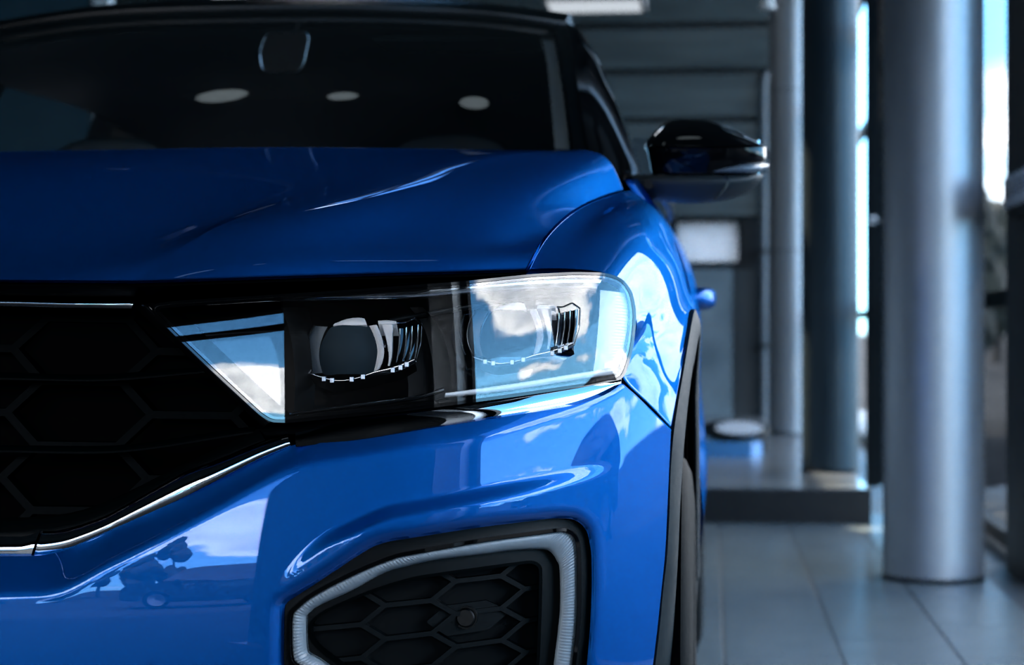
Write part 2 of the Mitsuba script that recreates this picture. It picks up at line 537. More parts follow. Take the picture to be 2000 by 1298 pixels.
struct('wall_back', hole_wall(BY, BY + 0.19), 'm_joint', 'back wall clad with horizontal grey boards')
zs = at_y(np.full(9, 1350.0), np.array([-165.0, -45, 47, 137, 232, 330, 425, 517, 840]), BY - 0.02)[:, 2]
brd = []
for k in range(7):
    z1, z0 = zs[k] - 0.035, zs[k + 1] + 0.012
    if k == 6: continue
    for a, b in ((-8.0, -3.4), (-3.39, -0.6), (-0.59, 1.40)):
        if z0 < WZ1 and z1 > WZ0 and b > WX0:
            for a_, b_ in ((a, WX0 - 0.03), (WX1 + 0.03, b)):
                scene[num('wall_back__board')] = mikit.ply(box(a_, b_, BY - 0.05, BY, z0, z1, 0.006), 'm_wall_board')
            continue
        scene[num('wall_back__board')] = mikit.ply(box(a, b, BY - 0.05, BY, z0, z1, 0.006), 'm_wall_board')
struct_low = at_y([1330, 1480], [840, 517], BY - 0.02)
for a, b, nm in ((-3.0, 1.085, 'm_wall_low'), (1.095, 1.40, 'm_wall_mid')):
    scene[num('wall_back__low_panel')] = mikit.ply(box(a, b, BY - 0.04, BY, 0.15, zs[7] - 0.03, 0.004), nm)

labels['window_5'] = {'label': 'bright window with blinds low in the back wall', 'kind': 'structure'}
for a, b, c, d in ((WX0 - .03, WX0, WZ0 - .03, WZ1 + .03), (WX1, WX1 + .03, WZ0 - .03, WZ1 + .03), (WX0, WX1, WZ0 - .03, WZ0), (WX0, WX1, WZ1, WZ1 + .03)):
    put(num('window_5__frame'), box(a, b, BY - 0.03, BY + 0.05, c, d), 'm_frame')
put('window_5__pane', (np.array([[WX0, BY + .1, WZ0], [WX1, BY + .1, WZ0], [WX1, BY + .1, WZ1], [WX0, BY + .1, WZ1]]), np.array([[0, 1, 2], [0, 2, 3]])), 'm_glass')
for i in range(13):
    z = WZ0 + (WZ1 - WZ0) * (i + 0.5) / 13
    put(num('window_5__blind_slat'), frame(box(WX0, WX1, -0.022, 0.022, -0.002, 0.002), np.array([[1, 0, 0], [0, .78, -.626], [0, .626, .78]]), (0, BY + 0.06, z)), 'm_blind')
# side wall: opaque piers, glazing between them
XR = 1.98
struct('wall_right_002', box(1.95, 2.20, 4.95, 5.48, 0, 4.6), 'm_pier', 'dark blue green pier of the right wall at the edge of the view')
struct('wall_right', box(1.92, 2.17, -2.95, -0.72, 0, 4.6), 'm_wall_dark', 'dark pier of the right wall between the glazed bays')
struct('wall_right_001', box(1.82, 2.17, -0.70, -0.46, 0, 4.6), 'm_pillar', 'silver clad end of the right wall pier')
struct('trim_1', box(XR, XR + 0.25, -5.4, 20.0, 3.9, 4.6), 'm_frame', 'dark beam over the right glazing')
scene['wall_end'] = mikit.ply(hole_wall(14.79, 15.0), 'm_wall_dark')
labels['wall_end'] = {'label': 'outer face of the back wall', 'kind': 'structure'}


def glazing(name, y0, y1, label, posts, rails, d=0.07):
    k = name
    ms = [box(XR + 0.02, XR + 0.02 + d, y - 0.03, y + 0.03, 0.0, 3.9) for y in posts]
    labels[k] = {'label': label, 'kind': 'structure'}
    for m in ms: scene[num(k + '__post')] = mikit.ply(m, 'm_frame')
    for z in rails: scene[num(k + '__rail')] = mikit.ply(box(XR + 0.025, XR + 0.02 + d - 0.005, y0, y1, z - 0.03, z + 0.03), 'm_frame')
    ys = sorted(posts)
    for a, b in zip(ys[:-1], ys[1:]):
        q = np.array([[XR + 0.055, a + 0.03, 0.05], [XR + 0.055, b - 0.03, 0.05], [XR + 0.055, b - 0.03, 3.9], [XR + 0.055, a + 0.03, 3.9]])
        scene[num(k + '__pane')] = mikit.ply((q, np.array([[0, 1, 2], [0, 2, 3]])), 'm_glass')


glazing('window_1', -0.46, 4.95, 'dark framed glazing of the right wall beside the car', [-0.43, 2.4, 4.92], [0.05, 2.3, 3.3])
glazing('window_2', 5.48, 14.7, 'dark framed glazing of the right wall behind the pillars', [5.51, 7.6, 9.6, 12.1, 14.6], [0.05, 0.95, 2.3, 3.3])
# glazed end of the strip behind the back wall's edge
scene['window_4__post'] = mikit.ply(box(1.42, 1.48, 14.6, 14.75, 0, 4.6), 'm_frame')
labels['window_4'] = {'label': 'narrow glazed bay at the end of the back wall', 'kind': 'structure'}
for z in (0.2, 1.05, 2.2, 3.2): scene[num('window_4__rail')] = mikit.ply(box(1.48, 1.92, 14.64, 14.7, z - 0.04, z + 0.04), 'm_frame')
scene['window_4__pane'] = mikit.ply((np.array([[1.48, 14.67, 0], [1.92, 14.67, 0], [1.92, 14.67, 4.6], [1.48, 14.67, 4.6]]), np.array([[0, 1, 2], [0, 2, 3]])), 'm_glass')

# front: the wide entrance stands open; an angled bay with a transom leads to the pier
def along(a, b, w, z0, z1):
    a, b = np.array(a, float), np.array(b, float)
    d = (b - a) / np.linalg.norm(b - a)
    n_ = np.array([-d[1], d[0]]) * w / 2
    return extrude(Polygon([a - n_, b - n_, b + n_, a + n_]), z1 - z0).apply_translation([0, 0, z0])


BA, BB = (1.0, -5.7), (3.6, -3.36)
struct('wall_front', box(-8.2, -4.2, -5.9, -5.7, 0, 4.6), 'm_wall_dark', 'dark front wall beside the entrance')
struct('trim_2', box(-4.2, 1.0, -5.8, -5.6, 3.3, 4.6), 'm_frame', 'dark fascia over the open entrance')
struct('trim_3', along(BA, BB, 0.10, 2.63, 2.73), 'm_frame', 'transom rail of the angled bay')
struct('trim_4', along(BA, BB, 0.16, 2.99, 4.6), 'm_frame', 'dark fascia over the angled bay')
struct('trim_5', box(-1.35, -1.25, -5.76, -5.64, 0, 3.3), 'm_frame', 'post of the open entrance')
struct('trim_6', box(1.92, 3.7, -3.30, -3.20, 2.99, 4.6), 'm_frame', 'dark fascia closing the bay at the pier')

# ------------------------------------------------------------------ pillars


def pillar(px0, px1, base_py, z0, label, bsdf='m_pillar', collar=True):
    k = num('pillar')
    c = at_z(np.array((px0 + px1) / 2), np.array(float(base_py)), z0)
    depth = float((c - CAM) @ FWD)
    r = (px1 - px0) / 2 * depth / FPX
    c = c + np.array([0.0, r * 0.9, 0.0])
    sh = lathe([(0, 0.0), (r, 0.0), (r, 4.6 - z0), (0, 4.6 - z0)], 64)
    put(k + '__shaft', frame(sh, t=(c[0], c[1], z0)), bsdf, smooth=40)
    put(k + '__base_ring', frame(lathe([(0, 0.0), (r * 1.02, 0.0), (r * 1.02, 0.012), (r * 1.0005, 0.014), (0, 0.014)], 64), t=(c[0], c[1], z0)), 'm_frame', smooth=30)
    for z in np.arange(1.2, 4.4, 1.05):
        if not collar: break
        put(num(k + '__seam'), frame(lathe([(r * 0.99, 0.0), (r * 1.003, 0.0), (r * 1.003, 0.006), (r * 0.99, 0.006)], 64), t=(c[0], c[1], z0 + z)), 'm_pillar_dark')
    tag(k, label, 'pillar')
    return c, r


pillar(1733, 1932, 1139, 0.0, 'thick silver round pillar nearest the camera standing on the tile floor', collar=False)
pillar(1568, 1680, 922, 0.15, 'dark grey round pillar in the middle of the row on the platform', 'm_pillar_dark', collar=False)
pillar(1503, 1592, 850, 0.15, 'silver round pillar farthest back beside the boarded wall')

# ------------------------------------------------------------------ outside
def ground_fn(p, n, uv):
    return mikit.mix((0.022, 0.026, 0.030), (0.036, 0.040, 0.046), mikit.fbm(p.x * 0.7, p.y * 0.7, 0.0, octaves=4))


mat('m_asphalt', {'type': 'diffuse', 'reflectance': mikit.proc(ground_fn)})
struct('ground', box(-900, 900, -900, 900, -0.4, -0.13), 'm_asphalt', 'paved forecourt outside the showroom')
# ------------------------------------------------------------------ the car: body surfaces
CARK = 'car'
PLAN = np.array([[-0.95, 0.66], [-0.869, 0.43], [-0.78, 0.275], [-0.6, 0.132], [-0.36, 0.045], [-0.18, 0.011], [0, 0], [0.18, 0.011], [0.36, 0.045], [0.5, 0.088], [0.6, 0.132], [0.7, 0.197], [0.78, 0.272],
                 [0.83, 0.340], [0.869, 0.425], [0.95, 0.66]])
_plan = CubicSpline(PLAN[:, 0], PLAN[:, 1])


def plan(x):
    return _plan(np.clip(x, -0.95, 0.95))


def lean(z, x=0.4):
    t = z - (0.525 + 0.075 * sstep((np.abs(x) - 0.44) / 0.30))
    up = np.where(t > 0, t * t / (2 * 0.80), t * t / (2 * 0.66))
    return up


def F0(x, z):
    return plan(x) + lean(z, x)


def zcurve(pts, F, off):
    """A traced line as z(x) on the surface (x rising)."""
    p = on(pts, F, off)
    o = np.argsort(p[:, 0])
    p = p[o]
    return Akima1DInterpolator(p[:, 0], p[:, 2], extrapolate=False), p


def zfun(pts, F, off):
    f, p = zcurve(pts, F, off)
    a, b = p[0], p[-1]
    def g(x):
        x = np.asarray(x, float)
        v = f(np.clip(x, a[0] + 1e-6, b[0] - 1e-6))
        return v
    return g, p


# traced lines (pixels of the photograph) laid onto the nose at their own depth
CHROME_BOT = [(-420, 1085), (-120, 1084), (0, 1083), (64, 1083), (141, 1069), (247, 1023), (353, 972), (459, 918), (565, 870), (620, 864), (700, 858), (850, 834), (1000, 811), (1100, 795), (1180, 771), (1214, 748), (1235, 735), (1260, 715)]
BAND_BOT = [(-420, 1162), (-120, 1161), (0, 1159), (70, 1157), (141, 1140), (212, 1101), (282, 1066), (388, 1009), (494, 949), (565, 914), (635, 898), (700, 889), (791, 875), (916, 858), (1004, 832), (1111, 800), (1199, 768), (1222, 752), (1260, 735)]
zb, band_p = zfun(BAND_BOT, F0, 0.0)
CREASE = [(470, 1165), (529, 1137), (551, 1113), (600, 1067), (653, 1029), (685, 1015), (738, 992), (826, 971), (918, 954), (1038, 932), (1144, 909), (1246, 886), (1290, 876)]
zk, crease_p = zfun(CREASE, F0, 0.0)
FOG_BOT = [(1144, 1298), (1120, 1380), (1060, 1420), (690, 1420), (600, 1380), (543, 1298)]
FOG_HOLE = [(543, 1298), (544, 1240), (545, 1193), (556, 1178), (600, 1150), (650, 1117), (720, 1072), (809, 1050), (932, 1031), (1056, 1016), (1106, 1015), (1132, 1026), (1147, 1052), (1153, 1100), (1153, 1157), (1150, 1230), (1144, 1298), (1128, 1385), (1090, 1420), (690, 1420), (600, 1385)]
fog_p = on(FOG_HOLE, F0, -0.012)[:, [0, 2]]
fog_pg = Polygon(soft(fog_p, 240, closed=True)).buffer(0)
POD_X0, POD_X1 = crease_p[1, 0], crease_p[-2, 0]


def ledge(x, z):
    """The shelf that turns in under the grille chrome and the lamp."""
    t = z - zb(x)
    k = 1.35 * sstep((0.80 - x) / 0.35) + 0.55 * sstep((x - 0.45) / 0.35)
    return k * softplus(t, 0.0022)


def pod(x, z):
    """The fog lamp pod stands proud below the crease and fades out at both ends."""
    u = np.clip((x - POD_X0) / (POD_X1 - POD_X0), 0, 1)
    amp = 0.020 * sstep(u / 0.30) * sstep((1 - u) / 0.45)
    t = zk(x) - z
    return -amp * (sstep((t + 0.003) / 0.022))


def roll_in(x, z):
    """The edge of the pod opening rolls inwards."""
    pts = shapely.points(np.asarray(x, float).ravel(), np.asarray(z, float).ravel())
    d = shapely.distance(fog_pg, pts).reshape(np.shape(x))
    r = 0.016
    q = np.clip(r - d, 0, r * 0.985)
    return r - np.sqrt(r * r - q * q)


def FB(x, z):
    return F0(x, z) + ledge(x, z) + pod(x, z) + roll_in(x, z)


# bumper outline: chrome line, seam to the fender, wheel arch edge, underside
ct = [p for p in CHROME_BOT if p[0] <= 1214]
top_p = on(ct, F0, np.interp([p[0] for p in ct], [0, 500, 700, 1214], [0.054, 0.040, 0.030, 0.014]))[:, [0, 2]]
# right edge: the seam and the arch
SEAM = [(1214, 745), (1240, 772), (1275, 806), (1310, 840)]
ARCH_EDGE = [(1310, 845), (1307, 910), (1303, 1000), (1299, 1080), (1292, 1150), (1283, 1235), (1275, 1300), (1262, 1400)]
seam_p = on(SEAM, F0, 0.0)[:, [0, 2]]
arch_p = on(ARCH_EDGE, F0, 0.0)[:, [0, 2]]
outline = np.vstack([soft(top_p, 120), seam_p[1:], soft(arch_p, 30), [[0.80, 0.30], [-0.45, 0.30]]])
bump_pg = Polygon(outline).buffer(0).difference(fog_pg.buffer(0.0))
panel(bump_pg, FB, (0.0035, 0.0035), 0.025, 'car__front_bumper', 'm_paint')

# ------------------------------------------------------------------ hood
def tr(rows):
    return [at_y(np.array(r)[:, 0], np.array(r)[:, 1], np.array(r)[:, 2]) for r in rows]


CENTRE = tr([
    [(120, 548, .060), (200, 517, .15), (340, 450, .35), (440, 380, .58), (540, 330, .80), (650, 288, 1.06)],
])
RIDGE = tr([[(265, 549, .085), (330, 500, .175), (420, 445, .30), (520, 405, .425), (640, 368, .565), (840, 316, .80), (960, 295, .98), (1010, 293, 1.05)]])
FLANK = tr([
    [(480, 542, .120), (496, 527, .136), (540, 488, .205), (620, 427, .325), (720, 384, .46), (860, 335, .68), (990, 298, .90), (1050, 293, 1.05)],
    [(700, 535, .195), (712, 521, .210), (745, 480, .285), (810, 422, .41), (890, 370, .56), (990, 318, .79), (1070, 297, .95), (1105, 293.5, 1.05)],
    [(900, 530, .262), (909, 516, .277), (935, 480, .355), (990, 425, .485), (1055, 375, .63), (1120, 325, .85), (1162, 297, 1.05)],
    [(980, 527.5, .298), (987, 514, .312), (1010, 482, .40), (1050, 440, .51), (1100, 394, .66), (1158, 347, .87), (1196, 322, 1.05)],
    [(1028, 526, .32), (1036, 511, .338), (1058, 471, .45), (1090, 435, .56), (1130, 405, .70), (1180, 383, .88), (1218, 372, 1.05)],
])


def row_x(x, zs_, y0):
    ys = [y0, .15, .36, .56, .78, 1.06]
    return np.array([[x, y, z] for y, z in zip(ys, zs_)])


C0 = [row_x(-0.40, [.870, .886, .929, .975, 1.022, 1.076], .085), row_x(-0.15, [.871, .888, .931, .980, 1.031, 1.084], .058), row_x(0.08, [.871, .888, .932, .982, 1.034, 1.086], .048)]
Gc = loft(C0 + CENTRE + RIDGE, 140, 110)
Gf = loft(RIDGE + FLANK, 140, 170)
G = np.concatenate([Gc, Gf[1:]])
HOOD = [g for g in G[::6]]
put('car__hood', grid_mesh(G, np.array([0, 0.020, -0.002])), 'm_paint', smooth=True)

# ------------------------------------------------------------------ fender
FEND = tr([
    [(1033, 527, .322), (1063, 471, .452), (1095, 435, .562), (1135, 406, .70), (1184, 385, .88), (1222, 374, 1.05), (1235, 374, 1.25)],
    [(1088, 526, .345), (1112, 482, .46), (1140, 446, .575), (1172, 416, .71), (1207, 392, .88), (1236, 382, 1.05), (1252, 384, 1.25)],
    [(1118, 527, .357), (1138, 486, .462), (1164, 448, .575), (1190, 418, .70), (1220, 397, .87), (1248, 390, 1.05), (1266, 395, 1.25)],
    [(1160, 531, .378), (1178, 494, .470), (1200, 456, .575), (1224, 427, .70), (1250, 408, .87), (1270, 404, 1.05), (1286, 412, 1.25)],
    [(1196, 541, .398), (1212, 506, .478), (1232, 474, .570), (1256, 450, .68), (1280, 436, .85), (1296, 434, 1.05), (1306, 440, 1.25)],
    [(1226, 566, .425), (1236, 532, .483), (1252, 500, .560), (1272, 478, .66), (1296, 466, .83), (1311, 468, 1.05), (1318, 474, 1.25)],
    [(1237, 610, .440), (1250, 572, .490), (1272, 536, .565), (1294, 515, .66), (1316, 506, .80), (1328, 510, 1.05), (1332, 516, 1.25)],
    [(1234, 662, .448), (1262, 632, .495), (1292, 603, .565), (1316, 580, .66), (1336, 566, .80), (1344, 566, 1.0), (1345, 570, 1.25)],
    [(1217, 742, .432), (1258, 722, .470), (1292, 690, .535), (1318, 652, .62), (1340, 616, .74), (1352, 600, .85), (1354, 604, 1.25)],
    [(1265, 790, .448), (1290, 768, .480), (1312, 735, .535), (1328, 692, .61), (1344, 644, .71), (1355, 606, .84), (1357, 625, 1.25)],
    [(1312, 840, .475), (1318, 800, .503), (1326, 752, .545), (1335, 700, .605), (1346, 645, .70), (1356, 608, .84), (1358, 640, 1.25)],
])
G = loft(FEND, 110, 220)
put('car__fender', grid_mesh(G, np.array([-0.006, 0.012, -0.006])), 'm_paint', smooth=True)
# ------------------------------------------------------------------ nose: chrome, grille, lamps
NOSE = np.array([0.12, -1.0, 0.05])


def offs(pts, a, b):
    return np.linspace(a, b, len(pts))


# dark panel behind the openings, and the black frame between grille, lamp and bumper
inner = [(-0.85, 0.30), (0.80, 0.30), (0.80, 0.85), (0.72, 0.885), (-0.72, 0.885), (-0.85, 0.85)]
panel(Polygon(inner), lambda x, z: plan(x) + 0.17 + 0 * z, 0.03, 0.02, 'car__inner_panel', 'm_black_matte')
shelf = loft([np.array([HOOD[i][0] + [0, 0.013, -0.003] for i in range(len(HOOD))]), np.array([HOOD[i][0] + [0, 0.15, -0.02] for i in range(len(HOOD))])], 60, 4)
put('car__hood_gap_strip', grid_mesh(shelf, np.array([0, 0, -0.002])), 'm_black_matte')

TWIST = np.array([.020, .026, .031, .033, .033, .029, .023, .016])
# lower chrome strip, two pieces and the long one under the lamp
def strip(top, bot, offt, offb, key, bsdf='m_chrome', bulge=0.003, n=80, depth=0.012):
    A = on(top, F0, offs(top, *offt) if len(offt) == 2 else offt); B = on(bot, F0, offs(bot, *offb) if len(offb) == 2 else np.append(offb, offb[-1])[:len(bot)])
    put(key, ribbon(A, B, n, bulge, depth, NOSE), bsdf, smooth=35)


strip([(-420, 1049), (-200, 1049), (0, 1048), (40, 1047.5), (78, 1036)], [(-420, 1086), (-200, 1086), (0, 1084), (40, 1084), (61, 1083)], (.056, .056), (.052, .052), 'car__grille__chrome_strip', bulge=0.002)
strip([(84, 1037), (141, 1030), (229, 995), (300, 955), (353, 925), (420, 899), (494, 868), (561, 846)], [(67, 1083), (141, 1070), (229, 1032), (300, 998), (353, 973), (420, 939), (494, 902), (568, 871)], (.058, .034), (.053, .028), 'car__grille__chrome_strip_001', bulge=0.004)
strip([(577, 845), (640, 831), (700, 819), (780, 809), (890, 796), (1000, 780), (1111, 761), (1213, 741)], [(578, 872), (640, 865), (700, 859), (780, 848), (890, 830), (1000, 812), (1111, 794), (1213, 752)], TWIST, TWIST - 0.003, 'car__grille__chrome_strip_002', bulge=0.0018)
# upper chrome strip of the grille
strip([(-420, 577), (-200, 578), (0, 579), (130, 582), (268, 577)], [(-420, 598), (-200, 598), (0, 597), (130, 600), (257, 602)], (.050, .048), (.050, .048), 'car__grille__chrome_strip_003', bulge=0.003)
# black frames round the grille
strip([(-420, 1014), (0, 1012), (120, 1004), (250, 960), (360, 905), (505, 836)], [(-420, 1052), (0, 1050), (78, 1042), (229, 998), (353, 928), (520, 862)], (.09, .075), (.070, .056), 'car__grille__frame', 'm_black', 0.004)
strip([(262, 600), (330, 662), (430, 755), (512, 834)], [(300, 590), (352, 655), (440, 745), (532, 822)], (.070, .060), (.052, .046), 'car__grille__frame_001', 'm_gloss_black', 0.005)
strip([(505, 838), (560, 826), (700, 803), (900, 778), (1100, 750), (1213, 733)], [(520, 850), (577, 846), (700, 821), (900, 796), (1100, 764), (1214, 743)], (.062, .045), (.050, .034), 'car__grille__frame_002', 'm_gloss_black', 0.003)
strip([(-420, 555), (0, 556), (276, 556), (700, 545), (1030, 530)], [(-420, 580), (0, 581), (290, 576), (420, 569), (700, 560), (1034, 540)], (.095, .085), (.072, .062), 'car__grille__frame_003', 'm_black', 0.002)


def hex_lattice(x0, x1, z0, z1, pitch, row, bar, tilt=0.0, flat=0.36, ox=0.0, oz=0.0):
    """Edges of a flat honeycomb, as one outline of bars."""
    segs = []
    hw = pitch * (0.5 - flat / 2)      # half width of a cell at its tips
    fw = pitch * flat / 2              # half of the flat edge
    for j in range(-40, 40):
        zc = oz + j * row / 2
        if zc < z0 - row or zc > z1 + row: continue
        for i in range(-30, 30):
            xc = ox + i * pitch + (pitch / 2 if j % 2 else 0)
            if xc < x0 - pitch or xc > x1 + pitch: continue
            h = [(-hw, 0), (-fw, row / 2), (fw, row / 2), (hw, 0), (fw, -row / 2), (-fw, -row / 2)]
            h = [(xc + a, zc + b + tilt * (xc + a)) for a, b in h]
            segs.append(LineString(h[:4]))
    return shapely.union_all(segs).buffer(bar / 2, join_style='mitre', cap_style='flat')


# the main grille: a honeycomb of bars and three broader slats
open_px = [(-420, 598), (0, 598), (257, 602), (330, 668), (430, 762), (503, 838), (360, 907), (250, 962), (120, 1006), (0, 1014), (-420, 1016)]
open_pg = Polygon(on(open_px, F0, .09)[:, [0, 2]]).buffer(0.004)
lat = hex_lattice(-0.3, 0.6, 0.6, 0.9, 0.22, 0.064, 0.0075, -0.02, 0.36, 0.285, 0.744).intersection(open_pg)
gm = max(lat.geoms, key=lambda g: g.area) if lat.geom_type != 'Polygon' else lat
panel(gm, lambda x, z: F0(x, z) + 0.105, 0.012, 0.022, 'car__grille__honeycomb', 'm_grille')
SL = [([(-420, 724), (0, 727), (225, 729), (376, 718), (404, 716)], [(-420, 738), (0, 741), (225, 743), (376, 730), (410, 727)]),
      ([(-420, 866), (0, 869), (205, 870), (480, 834), (498, 832)], [(-420, 880), (0, 883), (205, 885), (480, 848), (494, 846)])]
for a, b in SL:
    strip(a, b, (.088, .080), (.080, .072), num('car__grille__slat'), 'm_grille', 0.003, 60, 0.02)
labels['car__grille'] = {'label': 'black honeycomb grille framed by chrome strips'}

# ------------------------------------------------------------------ headlight
def FL(x, z):
    t = z - 0.745
    return plan(x - 0.052 * (1 - sstep((x - 0.45) / 0.33))) + 0.068 - 0.012 * sstep((x - 0.45) / 0.33) + 0.07 * t + t * t / (2 * 0.66) - 0.010 * sstep((x - 0.55) / 0.2)


LENS = [(296, 600), (340, 594), (500, 584), (700, 571), (900, 556), (1040, 541), (1120, 537), (1180, 538), (1212, 548), (1229, 572), (1236, 606), (1235, 640), (1230, 680), (1220, 716), (1211, 736), (1150, 747), (1000, 769), (800, 795), (640, 811), (560, 819), (531, 818), (512, 806), (430, 730), (352, 656)]
lens_p = on(LENS, FL)[:, [0, 2]]
lens_pg = Polygon(round_poly(lens_p, 0.008, 5)).buffer(0)
HL = 'car__headlight'
labels[HL] = {'label': 'clear headlight with two projectors and a white light block at its outer end'}
panel(lens_pg, FL, 0.004, 0.0, HL + '__lens', 'm_lens', rim=False)
labels[HL + '__lens'] = {'label': 'clear curved headlight cover'}
panel(lens_pg.buffer(0.004), lambda x, z: FL(x, z) + 0.105, 0.008, 0.004, HL + '__housing', 'm_gloss_black')


def wall_of(pg, Fa, Fb):
    c = next(rings(pg, 0.006))
    a = np.stack([c[:, 0], Fa(c[:, 0], c[:, 1]), c[:, 1]], 1)
    b = np.stack([c[:, 0], Fb(c[:, 0], c[:, 1]), c[:, 1]], 1)
    m = len(a)
    k = np.arange(m)
    return trimesh.Trimesh(np.vstack([a, b]), tri(np.stack([k, (k + 1) % m, (k + 1) % m + m, k + m], 1)), process=False)


put(HL + '__rim', wall_of(lens_pg.buffer(0.0005), lambda x, z: FL(x, z) - 0.0005, lambda x, z: FL(x, z) + 0.106), 'm_black')
seal = lens_pg.buffer(0.0035).difference(lens_pg.buffer(-0.0025))
panel(seal, lambda x, z: FL(x, z) + 0.0018, 0.006, 0.006, HL + '__seal', 'm_gloss_black')


def lamp_strip(top, bot, off, key, bsdf, bulge=0.002, n=70, depth=0.008, label=None):
    A = on(top, FL, off); B = on(bot, FL, off + 0.002)
    put(key, ribbon(A, B, n, bulge, depth, NOSE), bsdf, smooth=35)


lamp_strip([(308, 591), (420, 582), (560, 573), (760, 561), (900, 552), (1040, 542), (1120, 539), (1178, 541)],
           [(310, 600), (420, 594), (520, 588), (640, 586), (800, 583), (920, 573), (1040, 565), (1165, 563)], 0.007, HL + '__chrome_strip', 'm_chrome', 0.004)
lamp_strip([(870, 767), (1000, 749), (1100, 733), (1208, 716)], [(868, 776), (1000, 762), (1100, 746), (1206, 730)], 0.012, HL + '__light_guide', 'm_lamp_white', 0.003)
lamp_strip([(565, 806), (700, 788), (790, 776), (866, 756)], [(565, 812), (700, 796), (795, 784), (868, 764)], 0.022, HL + '__light_guide_001', 'm_chrome', 0.002)
lamp_strip([(760, 621), (900, 596), (1020, 578), (1162, 566)], [(762, 634), (900, 607), (1020, 588), (1162, 572)], 0.035, HL + '__brow', 'm_black', 0.002)
# inner black wall between the lamp's inner corner and the first projector
A = on([(548, 600), (566, 650), (575, 720), (574, 802)], FL, 0.015); B = on([(600, 600), (612, 650), (616, 720), (612, 802)], FL, 0.09)
put(HL + '__divider', ribbon(A, B, 30, 0.002, 0.004, NOSE), 'm_black', smooth=30)
A = on([(826, 600), (862, 650), (880, 720), (880, 775)], FL, 0.02); B = on([(800, 600), (832, 650), (846, 720), (850, 780)], FL, 0.09)
put(HL + '__divider_001', ribbon(A, B, 30, 0.002, 0.004, NOSE), 'm_black', smooth=30)

# the white light block at the outer end, its face cut into fine ridges
a0, b0 = on([(1172, 566), (1170, 610), (1166, 660), (1162, 700), (1157, 730)], FL, 0.020), on([(1219, 572), (1226, 610), (1222, 655), (1212, 700), (1205, 722)], FL, 0.010)
nr = 340
A, B = soft(a0, nr), soft(b0, nr)
u = np.linspace(0, 1, 14)[None, :, None]
Gd = A[:, None] * (1 - u) + B[:, None] * u
saw = (np.arange(nr) / nr * 26) % 1.0
bump = (0.0032 * saw)[:, None] * sstep(np.linspace(-0.2, 0.5, 14))[None]
Gd = Gd + np.array([0.15, -1, 0.0]) * (bump + 0.004 * np.sin(np.linspace(0, math.pi, 14))[None])[..., None]
put(HL + '__daylight_block', grid_mesh(Gd, np.array([0, 0.01, 0])), 'm_lamp_white', smooth=25)
labels[HL + '__daylight_block'] = {'label': 'white ridged daytime light block'}


def px_plane(pts, Y):
    """Traced points on the upright plane y = Y, as (x, z)."""
    p = np.asarray(pts, float)
    return at_y(p[:, 0], p[:, 1], Y)[:, [0, 2]]


def dome(pg, Y, h, key, bsdf, cell=0.0025, rad=None):
    c = np.array(pg.centroid.coords[0]); R = max(np.ptp(np.array(pg.exterior.coords)[:, 0]), 0.01) / 2
    panel(pg, lambda x, z: Y - h * (1 - 0.85 * np.clip(((x - c[0]) ** 2 + (z - c[1]) ** 2) / (R * R), 0, 1.4)), cell, 0.012, key, bsdf)


